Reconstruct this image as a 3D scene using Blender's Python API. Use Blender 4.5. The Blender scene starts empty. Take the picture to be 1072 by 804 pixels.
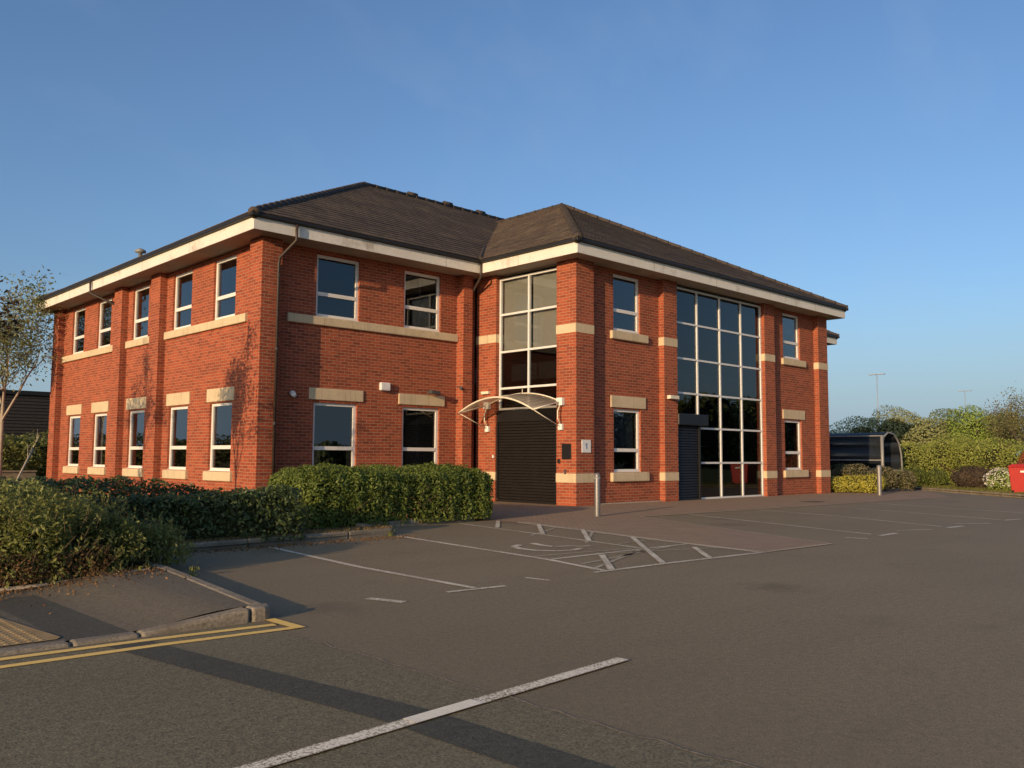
import bpy, bmesh, math, random
import numpy as np
from mathutils import Vector, Matrix
R = math.radians
scene = bpy.context.scene
col = scene.collection

# ------------------------------------------------------------------ camera
cam_d = bpy.data.cameras.new("camera")
cam = bpy.data.objects.new("camera", cam_d); col.objects.link(cam)
F, PITCH, ROLL, YAW = 916.95, 0.0832, 0.0055, 0.7654
cam_d.sensor_fit = 'HORIZONTAL'; cam_d.sensor_width = 36.0
cam_d.lens = 36.0 * F / 1072.0
cam_d.clip_start = 0.05; cam_d.clip_end = 3000
fw = Vector((math.sin(YAW) * math.cos(PITCH), math.cos(YAW) * math.cos(PITCH), math.sin(PITCH)))
rt = Vector((math.cos(YAW), -math.sin(YAW), 0)); up = rt.cross(fw)
r2 = rt * math.cos(ROLL) + up * math.sin(ROLL); u2 = up * math.cos(ROLL) - rt * math.sin(ROLL)
M = Matrix((r2, u2, -fw)).transposed().to_4x4(); M.translation = (-16.2065, -14.5632, 1.2)
cam.matrix_world = M
scene.camera = cam

# ------------------------------------------------------------------ sky, sun, exposure
SUN_EL = R(11.5)
sdir = Vector((0.9655 * math.cos(SUN_EL), 0.26 * math.cos(SUN_EL), -math.sin(SUN_EL))).normalized()   # travel
world = bpy.data.worlds.new("World"); scene.world = world; world.use_nodes = True
wn = world.node_tree
bg = wn.nodes['Background']
sky = wn.nodes.new('ShaderNodeTexSky'); sky.sky_type = 'NISHITA'; sky.sun_disc = False
sky.sun_elevation = SUN_EL; sky.sun_rotation = math.atan2(-sdir.x, -sdir.y)
sky.altitude = 0; sky.air_density = 1.0; sky.dust_density = 2.2; sky.ozone_density = 3.0
tint = wn.nodes.new('ShaderNodeMix'); tint.data_type = 'RGBA'; tint.blend_type = 'MULTIPLY'; tint.inputs[0].default_value = 1; tint.inputs[7].default_value = (.95, 1.0, 1.1, 1)
wn.links.new(sky.outputs[0], tint.inputs[6])
tc = wn.nodes.new('ShaderNodeTexCoord'); sx = wn.nodes.new('ShaderNodeSeparateXYZ'); wn.links.new(tc.outputs['Generated'], sx.inputs[0])
mr = wn.nodes.new('ShaderNodeMapRange'); mr.interpolation_type = 'SMOOTHSTEP'
for i_, v_ in ((1, -.02), (2, .2), (3, .8), (4, 0.0)): mr.inputs[i_].default_value = v_
wn.links.new(sx.outputs[2], mr.inputs[0])
hz = wn.nodes.new('ShaderNodeMix'); hz.data_type = 'RGBA'; hz.inputs[7].default_value = (2.3, 3.15, 4.0, 1)
wn.links.new(mr.outputs[0], hz.inputs[0]); wn.links.new(tint.outputs[2], hz.inputs[6])
cm = wn.nodes.new('ShaderNodeMapping'); cm.inputs['Rotation'].default_value = (R(20), R(-30), R(35)); cm.inputs['Scale'].default_value = (1.2, 7.5, 5); wn.links.new(tc.outputs['Generated'], cm.inputs[0])
cn = wn.nodes.new('ShaderNodeTexNoise'); cn.inputs['Scale'].default_value = 1.6; cn.inputs['Detail'].default_value = 6; cn.inputs['Roughness'].default_value = .55; wn.links.new(cm.outputs[0], cn.inputs[0])
cr = wn.nodes.new('ShaderNodeMapRange')
for i_, v_ in ((1, .52), (2, .85), (3, 0), (4, .13)): cr.inputs[i_].default_value = v_
wn.links.new(cn.outputs[0], cr.inputs[0])
ci = wn.nodes.new('ShaderNodeMix'); ci.data_type = 'RGBA'; ci.inputs[7].default_value = (2.5, 3.1, 3.8, 1)
wn.links.new(cr.outputs[0], ci.inputs[0]); wn.links.new(hz.outputs[2], ci.inputs[6]); wn.links.new(ci.outputs[2], bg.inputs[0])
bg.inputs[1].default_value = 0.15
sun_d = bpy.data.lights.new("sun", 'SUN'); sun_d.energy = 4.4; sun_d.angle = R(0.5); sun_d.color = (1.0, 0.70, 0.40)
sun = bpy.data.objects.new("sun", sun_d); col.objects.link(sun)
sun.rotation_euler = sdir.to_track_quat('-Z', 'Y').to_euler()
scene.view_settings.view_transform = 'Standard'; scene.view_settings.look = 'None'
scene.view_settings.exposure = 0.14; scene.view_settings.gamma = 1.0
scene.view_settings.use_curve_mapping = False
scene.cycles.max_bounces = 6; scene.cycles.transparent_max_bounces = 16

# ------------------------------------------------------------------ materials
def newmat(name):
    m = bpy.data.materials.new(name); m.use_nodes = True
    return m, m.node_tree, m.node_tree.nodes['Principled BSDF']

def N(nt, t, **kw):
    n = nt.nodes.new(t)
    for k, v in kw.items(): setattr(n, k, v)
    return n

def mixc(nt, fac, a, b, blend='MIX'):
    n = N(nt, 'ShaderNodeMix', data_type='RGBA', blend_type=blend)
    for i, v in ((0, fac), (6, a), (7, b)):
        if hasattr(v, 'links'): nt.links.new(v, n.inputs[i])
        else: n.inputs[i].default_value = v if i == 0 else (*v, 1)
    return n.outputs[2]

def noise(nt, vec, scale, detail=3, rough=.55):
    n = N(nt, 'ShaderNodeTexNoise'); n.inputs['Scale'].default_value = scale
    n.inputs['Detail'].default_value = detail; n.inputs['Roughness'].default_value = rough
    if vec: nt.links.new(vec, n.inputs['Vector'])
    return n.outputs['Fac']

def ramp(nt, fac, lo, hi, c0=(0, 0, 0), c1=(1, 1, 1)):
    n = N(nt, 'ShaderNodeValToRGB'); e = n.color_ramp.elements
    e[0].position = lo; e[1].position = hi; e[0].color = (*c0, 1); e[1].color = (*c1, 1)
    nt.links.new(fac, n.inputs[0]); return n.outputs[0]

def pos(nt): return N(nt, 'ShaderNodeNewGeometry').outputs['Position']

def bump(nt, h, dist, strength, bsdf):
    b = N(nt, 'ShaderNodeBump'); b.inputs['Strength'].default_value = strength; b.inputs['Distance'].default_value = dist
    nt.links.new(h, b.inputs['Height']); nt.links.new(b.outputs[0], bsdf.inputs['Normal'])

def mottled(name, c, var=.15, scale=4, rough=.7, spec=.4, fine=40, metal=0, stain=None, stain_scale=1.2, bmp=0):
    m, nt, b = newmat(name); p = pos(nt)
    n1 = noise(nt, p, scale, 4)
    lo = tuple(x * (1 - var) for x in c); hi = tuple(min(1, x * (1 + var)) for x in c)
    cc = mixc(nt, ramp(nt, n1, .3, .7), lo, hi)
    n2 = noise(nt, p, fine, 2)
    cc = mixc(nt, ramp(nt, n2, .35, .75), cc, tuple(x * (1 - var) for x in lo))
    if stain:
        cc = mixc(nt, ramp(nt, noise(nt, p, stain_scale, 6, .7), .55, .75), cc, stain)
    nt.links.new(cc, b.inputs['Base Color'])
    b.inputs['Roughness'].default_value = rough; b.inputs['Specular IOR Level'].default_value = spec
    b.inputs['Metallic'].default_value = metal
    if bmp: bump(nt, n2, bmp, .6, b)
    return m

def brick_mat():
    m, nt, b = newmat('red_brick')
    uv = N(nt, 'ShaderNodeUVMap').outputs[0]; p = pos(nt)
    t = N(nt, 'ShaderNodeTexBrick'); nt.links.new(uv, t.inputs['Vector'])
    t.inputs['Scale'].default_value = 1; t.inputs['Brick Width'].default_value = .225; t.inputs['Row Height'].default_value = .075
    t.inputs['Mortar Size'].default_value = .006; t.inputs['Mortar Smooth'].default_value = .2; t.inputs['Bias'].default_value = -.1
    t.inputs['Color1'].default_value = (.36, .078, .033, 1); t.inputs['Color2'].default_value = (.175, .038, .019, 1)
    t.inputs['Mortar'].default_value = (.36, .24, .16, 1)
    big = ramp(nt, noise(nt, p, .7, 5, .6), .3, .75)
    c = mixc(nt, .18, t.outputs['Color'], mixc(nt, big, (.2, .05, .025), (.42, .13, .06)))
    # faint rising damp and dirt streaks with a shape of their own
    mp = N(nt, 'ShaderNodeMapping'); mp.inputs['Scale'].default_value = (2.6, 2.6, .25); nt.links.new(p, mp.inputs[0])
    st = ramp(nt, noise(nt, mp.outputs[0], 1.0, 5, .65), .56, .8)
    c2 = mixc(nt, N_mul(nt, st, .35), c, (.13, .05, .03))
    nt.links.new(c2, b.inputs['Base Color']); b.inputs['Roughness'].default_value = .85; b.inputs['Specular IOR Level'].default_value = .2
    inv = N(nt, 'ShaderNodeMath', operation='SUBTRACT'); inv.inputs[0].default_value = 1; nt.links.new(t.outputs['Fac'], inv.inputs[1])
    ad = N(nt, 'ShaderNodeMath', operation='ADD'); nt.links.new(inv.outputs[0], ad.inputs[0])
    nt.links.new(N_mul(nt, noise(nt, p, 60, 3), .5), ad.inputs[1])
    bump(nt, ad.outputs[0], .006, .6, b)
    return m

def N_mul(nt, a, k):
    n = N(nt, 'ShaderNodeMath', operation='MULTIPLY'); nt.links.new(a, n.inputs[0]); n.inputs[1].default_value = k
    return n.outputs[0]

def tile_mat():
    m, nt, b = newmat('roof_tile')
    uv = N(nt, 'ShaderNodeUVMap').outputs[0]; p = pos(nt)
    t = N(nt, 'ShaderNodeTexBrick'); nt.links.new(uv, t.inputs['Vector'])
    t.inputs['Scale'].default_value = 1; t.inputs['Brick Width'].default_value = .3; t.inputs['Row Height'].default_value = .29
    t.inputs['Mortar Size'].default_value = .012; t.inputs['Mortar Smooth'].default_value = .3
    t.inputs['Color1'].default_value = (.11, .077, .051, 1); t.inputs['Color2'].default_value = (.064, .046, .033, 1)
    t.inputs['Mortar'].default_value = (.02, .016, .013, 1)
    c = mixc(nt, N_mul(nt, ramp(nt, noise(nt, p, 1.1, 6, .7), .48, .72), .6), t.outputs['Color'], (.18, .14, .085))
    c = mixc(nt, N_mul(nt, ramp(nt, noise(nt, p, 14, 4, .7), .52, .7), .5), c, (.035, .027, .02))
    nt.links.new(c, b.inputs['Base Color']); b.inputs['Roughness'].default_value = .85; b.inputs['Specular IOR Level'].default_value = .25
    sp = N(nt, 'ShaderNodeSeparateXYZ'); nt.links.new(uv, sp.inputs[0])
    w = N(nt, 'ShaderNodeMath', operation='SINE'); nt.links.new(N_mul(nt, sp.outputs[0], 2 * math.pi / .15), w.inputs[0])
    bump(nt, w.outputs[0], .005, .5, b)
    return m

def asphalt_mat(name, c, grain=.55, patch=.25, rough=.8, fscale=90, vscale=55, falloff=False):
    m, nt, b = newmat(name); p = pos(nt)
    fine = noise(nt, p, fscale, 3, .8); mid = noise(nt, p, 22, 4, .75); big = noise(nt, p, .32, 6, .62)
    mp = N(nt, 'ShaderNodeMapping'); mp.inputs['Rotation'].default_value = (0, 0, R(20)); mp.inputs['Scale'].default_value = (.16, 1.3, 1)
    nt.links.new(p, mp.inputs[0])
    streak = noise(nt, mp.outputs[0], 1.0, 5, .6)
    lo = tuple(x * (1 - grain) for x in c); hi = tuple(x * (1 + grain) for x in c)
    cc = mixc(nt, ramp(nt, fine, .36, .64), lo, hi)
    cc = mixc(nt, .35, cc, mixc(nt, ramp(nt, mid, .35, .68), lo, hi))
    cc = mixc(nt, N_mul(nt, ramp(nt, big, .35, .7), patch), cc, tuple(x * 1.5 for x in c))
    cc = mixc(nt, N_mul(nt, ramp(nt, streak, .5, .75), patch), cc, tuple(x * .6 for x in c))
    blot = ramp(nt, noise(nt, p, 1.1, 6, .7), .56, .72)
    cc = mixc(nt, N_mul(nt, blot, .35), cc, tuple(x * .55 for x in c))
    v2 = N(nt, 'ShaderNodeTexVoronoi'); v2.inputs['Scale'].default_value = .42; v2.inputs['Randomness'].default_value = 1; nt.links.new(p, v2.inputs['Vector'])
    oa = N(nt, 'ShaderNodeMath', operation='ADD'); nt.links.new(v2.outputs['Distance'], oa.inputs[0]); nt.links.new(N_mul(nt, noise(nt, p, 5, 5, .7), .35), oa.inputs[1])
    cc = mixc(nt, N_mul(nt, ramp(nt, oa.outputs[0], .2, .34, (1, 1, 1), (0, 0, 0)), .45), cc, tuple(x * .35 for x in c))
    vo = N(nt, 'ShaderNodeTexVoronoi'); vo.inputs['Scale'].default_value = vscale; nt.links.new(p, vo.inputs['Vector'])
    chip = ramp(nt, vo.outputs['Distance'], .1, .22, (1, 1, 1), (0, 0, 0))
    cc = mixc(nt, N_mul(nt, chip, .45), cc, tuple(x * 2.6 for x in c))
    if falloff:    # lens darkening painted into the colour: darker by the road seam, paler further in
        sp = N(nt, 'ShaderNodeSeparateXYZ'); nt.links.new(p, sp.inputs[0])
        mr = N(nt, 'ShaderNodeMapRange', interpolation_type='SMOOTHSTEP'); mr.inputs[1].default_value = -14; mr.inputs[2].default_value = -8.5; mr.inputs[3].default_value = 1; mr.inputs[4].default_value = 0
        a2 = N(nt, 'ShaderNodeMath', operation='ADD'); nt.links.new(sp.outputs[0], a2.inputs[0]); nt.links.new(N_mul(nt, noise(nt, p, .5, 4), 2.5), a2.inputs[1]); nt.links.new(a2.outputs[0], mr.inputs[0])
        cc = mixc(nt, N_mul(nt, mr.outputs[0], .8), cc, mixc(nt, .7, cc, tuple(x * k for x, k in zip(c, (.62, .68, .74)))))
    nt.links.new(cc, b.inputs['Base Color']); b.inputs['Roughness'].default_value = rough; b.inputs['Specular IOR Level'].default_value = .3
    ad = N(nt, 'ShaderNodeMath', operation='ADD'); nt.links.new(fine, ad.inputs[0]); nt.links.new(mid, ad.inputs[1])
    bump(nt, ad.outputs[0], .006, .55, b)
    return m

def paint_mat(name, c, under, wear=.5, rough=.7):
    m, nt, b = newmat(name); p = pos(nt)
    sp = N(nt, 'ShaderNodeSeparateXYZ'); nt.links.new(N(nt, 'ShaderNodeUVMap').outputs[0], sp.inputs[0])
    ab = N(nt, 'ShaderNodeMath', operation='ABSOLUTE'); nt.links.new(sp.outputs[1], ab.inputs[0])
    pw = N(nt, 'ShaderNodeMath', operation='POWER'); nt.links.new(ab.outputs[0], pw.inputs[0]); pw.inputs[1].default_value = 6
    ea = N(nt, 'ShaderNodeMath', operation='ADD'); nt.links.new(N_mul(nt, pw.outputs[0], .22), ea.inputs[0])
    eb = N(nt, 'ShaderNodeMath', operation='ADD'); nt.links.new(noise(nt, p, 70, 4, .8), eb.inputs[0]); nt.links.new(N_mul(nt, noise(nt, p, 1.4, 3, .6), .3), eb.inputs[1])
    ec = N(nt, 'ShaderNodeMath', operation='SUBTRACT'); nt.links.new(eb.outputs[0], ec.inputs[0]); ec.inputs[1].default_value = .15
    nt.links.new(ec.outputs[0], ea.inputs[1])
    f = ramp(nt, ea.outputs[0], wear - .06, wear + .06)
    f2 = ramp(nt, noise(nt, p, 3, 4, .7), .3, .75)
    cc = mixc(nt, N_mul(nt, f2, .35), c, tuple(x * .6 for x in c))
    cc = mixc(nt, f, cc, under)
    nt.links.new(cc, b.inputs['Base Color']); b.inputs['Roughness'].default_value = rough; b.inputs['Specular IOR Level'].default_value = .3
    return m

def leaf_mat(name, dark, light, trans=.3, rough=.5, spec=.35):
    m, nt, b = newmat(name)
    g = N(nt, 'ShaderNodeNewGeometry')
    mp = g.outputs['Random Per Island']
    c = mixc(nt, mp, dark, light)
    c = mixc(nt, N_mul(nt, ramp(nt, noise(nt, g.outputs['Position'], 1.7, 3), .35, .7), .45), c, tuple(x * .6 for x in dark))
    nt.links.new(c, b.inputs['Base Color']); b.inputs['Roughness'].default_value = rough; b.inputs['Specular IOR Level'].default_value = spec
    tr = N(nt, 'ShaderNodeBsdfTranslucent')
    nt.links.new(mixc(nt, .5, c, tuple(min(1, x * 1.3) for x in light)), tr.inputs[0])
    mx = N(nt, 'ShaderNodeMixShader'); mx.inputs[0].default_value = trans
    nt.links.new(b.outputs[0], mx.inputs[1]); nt.links.new(tr.outputs[0], mx.inputs[2])
    nt.links.new(mx.outputs[0], nt.nodes['Material Output'].inputs[0])
    return m

def glass_mat(name, tint, boost=1.0):
    m, nt, b = newmat(name); nt.nodes.remove(b)
    tr = N(nt, 'ShaderNodeBsdfTransparent'); tr.inputs[0].default_value = (*tint, 1)
    gl = N(nt, 'ShaderNodeBsdfGlossy'); gl.inputs['Roughness'].default_value = .0; gl.inputs['Color'].default_value = (.92, .96, 1, 1)
    fr = N(nt, 'ShaderNodeFresnel'); ge = N(nt, 'ShaderNodeNewGeometry')
    io = N(nt, 'ShaderNodeMath', operation='MULTIPLY_ADD'); nt.links.new(ge.outputs['Backfacing'], io.inputs[0]); io.inputs[1].default_value = 1 / 1.55 - 1.55; io.inputs[2].default_value = 1.55
    nt.links.new(io.outputs[0], fr.inputs['IOR'])
    # slight waviness of the panes
    bm_ = N(nt, 'ShaderNodeBump'); bm_.inputs['Strength'].default_value = .03; bm_.inputs['Distance'].default_value = .05
    nt.links.new(noise(nt, pos(nt), 1.3, 1), bm_.inputs['Height']); nt.links.new(bm_.outputs[0], gl.inputs['Normal'])
    f = N(nt, 'ShaderNodeMath', operation='MULTIPLY'); f.use_clamp = True
    nt.links.new(fr.outputs[0], f.inputs[0]); f.inputs[1].default_value = 1.25 * boost
    mx = N(nt, 'ShaderNodeMixShader'); nt.links.new(f.outputs[0], mx.inputs[0])
    nt.links.new(tr.outputs[0], mx.inputs[1]); nt.links.new(gl.outputs[0], mx.inputs[2])
    nt.links.new(mx.outputs[0], nt.nodes['Material Output'].inputs[0])
    return m

def sheet_mat(name, c, clear, rough=.35):
    m, nt, b = newmat(name); b.inputs['Base Color'].default_value = (*c, 1); b.inputs['Roughness'].default_value = rough
    tl = N(nt, 'ShaderNodeBsdfTranslucent'); tl.inputs[0].default_value = (*c, 1)
    a = N(nt, 'ShaderNodeMixShader'); a.inputs[0].default_value = .4; nt.links.new(b.outputs[0], a.inputs[1]); nt.links.new(tl.outputs[0], a.inputs[2])
    tr = N(nt, 'ShaderNodeBsdfTransparent'); tr.inputs[0].default_value = (.92, .9, .86, 1)
    x = N(nt, 'ShaderNodeMixShader'); x.inputs[0].default_value = clear; nt.links.new(a.outputs[0], x.inputs[1]); nt.links.new(tr.outputs[0], x.inputs[2])
    nt.links.new(x.outputs[0], nt.nodes['Material Output'].inputs[0])
    return m

def stone_mat():
    m = mottled('cast_stone', (.6, .475, .3), .12, 2.5, .85, .25, 60, stain=(.43, .34, .215), bmp=.003)
    nt = m.node_tree; b = nt.nodes['Principled BSDF']; c = b.inputs['Base Color'].links[0].from_socket; p = pos(nt)
    mp = N(nt, 'ShaderNodeMapping'); mp.inputs['Scale'].default_value = (7, 7, .8); nt.links.new(p, mp.inputs[0])
    c = mixc(nt, N_mul(nt, ramp(nt, noise(nt, mp.outputs[0], 1, 4, .65), .54, .76), .5), c, (.3, .24, .16))
    t = N(nt, 'ShaderNodeTexBrick'); t.offset = 0; nt.links.new(N(nt, 'ShaderNodeUVMap').outputs[0], t.inputs['Vector'])
    t.inputs['Scale'].default_value = 1; t.inputs['Brick Width'].default_value = .82; t.inputs['Row Height'].default_value = 20; t.inputs['Mortar Size'].default_value = .007
    c = mixc(nt, N_mul(nt, t.outputs['Fac'], .55), c, (.22, .17, .11))
    nt.links.new(c, b.inputs['Base Color']); return m

ASPH = (.222, .171, .1)
MT = dict(
    brick=brick_mat(), tile=tile_mat(),
    ridge=mottled('ridge_tile', (.075, .058, .045), .3, 3, .85, .25, 30),
    stone=stone_mat(),
    frame=mottled('white_upvc', (.74, .7, .63), .05, 2, .4, .5, 20),
    alum=mottled('white_aluminium', (.66, .65, .62), .06, 2, .4, .5, 20),
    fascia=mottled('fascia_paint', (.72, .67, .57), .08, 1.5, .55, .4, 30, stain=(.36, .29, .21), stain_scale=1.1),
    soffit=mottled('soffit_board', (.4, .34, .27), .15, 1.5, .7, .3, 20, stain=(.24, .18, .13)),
    gutter=mottled('black_gutter', (.016, .015, .015), .2, 4, .5, .4, 30),
    pipe=mottled('brown_downpipe', (.05, .034, .027), .2, 4, .5, .4, 30),
    glass=glass_mat('window_glass', (.48, .52, .55), 1.15),
    clear=glass_mat('clear_glass', (.8, .8, .78), .8),
    glassd=glass_mat('tinted_glass', (.32, .34, .35), .85),
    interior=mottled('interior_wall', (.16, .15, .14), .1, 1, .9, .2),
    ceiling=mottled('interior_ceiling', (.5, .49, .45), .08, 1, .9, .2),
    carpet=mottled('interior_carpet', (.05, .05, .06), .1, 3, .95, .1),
    blind=mottled('roller_blind', (.4, .4, .37), .06, 3, .9, .2),
    shutter=mottled('shutter_paint', (.012, .01, .009), .2, 3, .5, .3, 30),
    black=mottled('black_panel', (.012, .012, .013), .2, 3, .4, .4),
    white=mottled('white_plastic', (.74, .72, .68), .06, 4, .45, .4),
    cream=mottled('cream_metal', (.72, .65, .5), .08, 4, .45, .4),
    poly=sheet_mat('canopy_sheet', (.62, .56, .46), .62),
    steel=mottled('bollard_steel', (.2, .19, .18), .15, 5, .45, .5, 30, metal=.4),
    dgrey=mottled('dark_grey_plastic', (.06, .06, .065), .2, 5, .5),
    markblue=mottled('sign_mark', (.25, .32, .42), .1, 5, .6),
    asphalt=asphalt_mat('asphalt', ASPH, .6, falloff=True), pave=asphalt_mat('pavement_tarmac', (.145, .12, .08), .65, .25),
    road=asphalt_mat('road_asphalt', (.17, .143, .084), .75, .25, .8, 75, 48),
    tar_and_shade=asphalt_mat('tarmac_patch_and_shade', (.085, .077, .055), .5, .2),
    trench=asphalt_mat('trench_tarmac', (.075, .07, .05), .6, .25),
    kerb=mottled('concrete_kerb', (.27, .225, .165), .25, 3, .9, .2, 45, stain=(.15, .12, .085), bmp=.004),
    edging=mottled('edging_stone', (.5, .4, .28), .2, 3, .85, .25, 45),
    white_paint=paint_mat('road_paint_white', (.92, .83, .64), ASPH, .545),
    white_faded=paint_mat('road_paint_faded', (.78, .7, .54), ASPH, .535),
    white_ghost=paint_mat('road_paint_ghost', (.52, .45, .33), ASPH, .53),
    yellow_paint=paint_mat('road_paint_yellow', (.95, .62, .17), ASPH, .68),
    yellow_end=mottled('fresh_white_paint', (.92, .83, .64), .06, 6, .6, .3, 50),
    crack=mottled('sealed_crack', (.34, .26, .18), .3, 12, .9, .2, 50),
    soil=mottled('soil', (.06, .04, .026), .35, 4, .95, .1, 30, bmp=.02),
    land=mottled('grass_land', (.06, .075, .025), .3, .3, .95, .1, 8),
    verge=mottled('verge_grass', (.12, .13, .04), .25, 1.2, .95, .1, 18),
    iron=mottled('cast_iron', (.04, .035, .033), .2, 6, .6, .4),
    clad=mottled('dark_cladding', (.042, .035, .029), .12, .5, .6, .4, 6),
    bark=mottled('bark', (.13, .1, .07), .3, 6, .9, .2, 40),
    paleb=mottled('pale_bark', (.4, .33, .25), .25, 4, .9, .2, 40),
    twig=mottled('twig', (.1, .068, .042), .3, 8, .9, .15, 40),
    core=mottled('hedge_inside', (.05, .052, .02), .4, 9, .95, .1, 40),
    leafA=leaf_mat('laurel_leaf', (0.1, 0.14, 0.025), (0.22, 0.265, 0.052), 0.35, .5, .3),
    leafB=leaf_mat('hedge_leaf_dark', (0.04, 0.06, 0.017), (0.1, 0.14, 0.034), 0.25, .5, .5),
    leafC=leaf_mat('shrub_leaf', (0.13, 0.15, 0.036), (0.31, 0.32, 0.09), 0.4, .5),
    leafdry=leaf_mat('dry_leaf', (.11, .055, .022), (.24, .14, .065), .2, .7, .2),
    leaft=leaf_mat('birch_leaf', (0.17, 0.19, 0.08), (0.32, 0.33, 0.15), .35, .55),
    willow=leaf_mat('willow_leaf', (0.25, 0.27, 0.11), (0.42, 0.43, 0.18), .3, .6),
    dkgreen=leaf_mat('dark_tree_leaf', (0.14, 0.18, 0.06), (0.26, 0.3, 0.1), .3, .6),
    brightg=leaf_mat('bright_leaf', (0.22, 0.32, 0.06), (0.4, 0.5, 0.1), .35, .55),
    yelgreen=leaf_mat('yellow_green_leaf', (0.24, 0.28, 0.055), (0.44, 0.46, 0.1), .35, .55),
    golden=leaf_mat('golden_leaf', (.32, .3, .04), (.55, .5, .09), .3, .55),
    sage=leaf_mat('sage_leaf', (.12, .11, .06), (.23, .2, .11), .25, .7, .2),
    bare=leaf_mat('bare_twig_leaf', (.05, .038, .03), (.11, .085, .06), .1, .8, .1),
    wispy=leaf_mat('wispy_brown_leaf', (0.15, 0.15, 0.06), (0.26, 0.25, 0.1), .25, .7, .15),
    russet=leaf_mat('russet_leaf', (.28, .07, .025), (.4, .14, .05), .3, .6),
    blossom=leaf_mat('white_blossom', (.6, .56, .44), (.8, .77, .66), .3, .6),
    grassb=leaf_mat('grass_blade', (.11, .12, .03), (.22, .21, .06), .3, .7, .2),
    dryg=leaf_mat('dry_grass_blade', (.2, .14, .06), (.36, .27, .13), .3, .8, .2),
    red=mottled('red_plastic', (.4, .028, .02), .1, 4, .4, .5),
    shelter=sheet_mat('smoked_sheet', (.035, .042, .052), .12, .25),
    galv=mottled('galvanised_steel', (.27, .265, .25), .12, 6, .5, .5, 30, metal=.2),
    lamp=mottled('far_lamp_grey', (.27, .31, .37), .05, 1, .6),
    mortar=mottled('mortar_edge', (.4, .34, .26), .2, 9, .9, .2),
)

def block_mat():
    m, nt, b = newmat('block_paving'); p = pos(nt)
    mp = N(nt, 'ShaderNodeMapping'); mp.inputs['Rotation'].default_value = (0, 0, R(45)); nt.links.new(p, mp.inputs[0])
    t = N(nt, 'ShaderNodeTexBrick'); nt.links.new(mp.outputs[0], t.inputs['Vector'])
    t.inputs['Scale'].default_value = 1; t.inputs['Brick Width'].default_value = .2; t.inputs['Row Height'].default_value = .1
    t.inputs['Mortar Size'].default_value = .004
    t.inputs['Color1'].default_value = (.36, .245, .15, 1); t.inputs['Color2'].default_value = (.28, .195, .125, 1)
    t.inputs['Mortar'].default_value = (.12, .09, .065, 1)
    c = mixc(nt, N_mul(nt, ramp(nt, noise(nt, p, .8, 5, .65), .35, .7), .45), t.outputs['Color'], (.25, .18, .12))
    nt.links.new(c, b.inputs['Base Color']); b.inputs['Roughness'].default_value = .85; b.inputs['Specular IOR Level'].default_value = .25
    bump(nt, noise(nt, p, 50, 3), .004, .5, b)
    return m
MT['block'] = block_mat()

def tactile_mat():
    m, nt, b = newmat('tactile_slab'); p = pos(nt)
    c = mixc(nt, ramp(nt, noise(nt, p, 5, 5, .7), .3, .7), (.3, .2, .09), (.42, .29, .14))
    nt.links.new(c, b.inputs['Base Color']); b.inputs['Roughness'].default_value = .85; b.inputs['Specular IOR Level'].default_value = .2
    return m
MT['tactile'] = tactile_mat()

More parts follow.
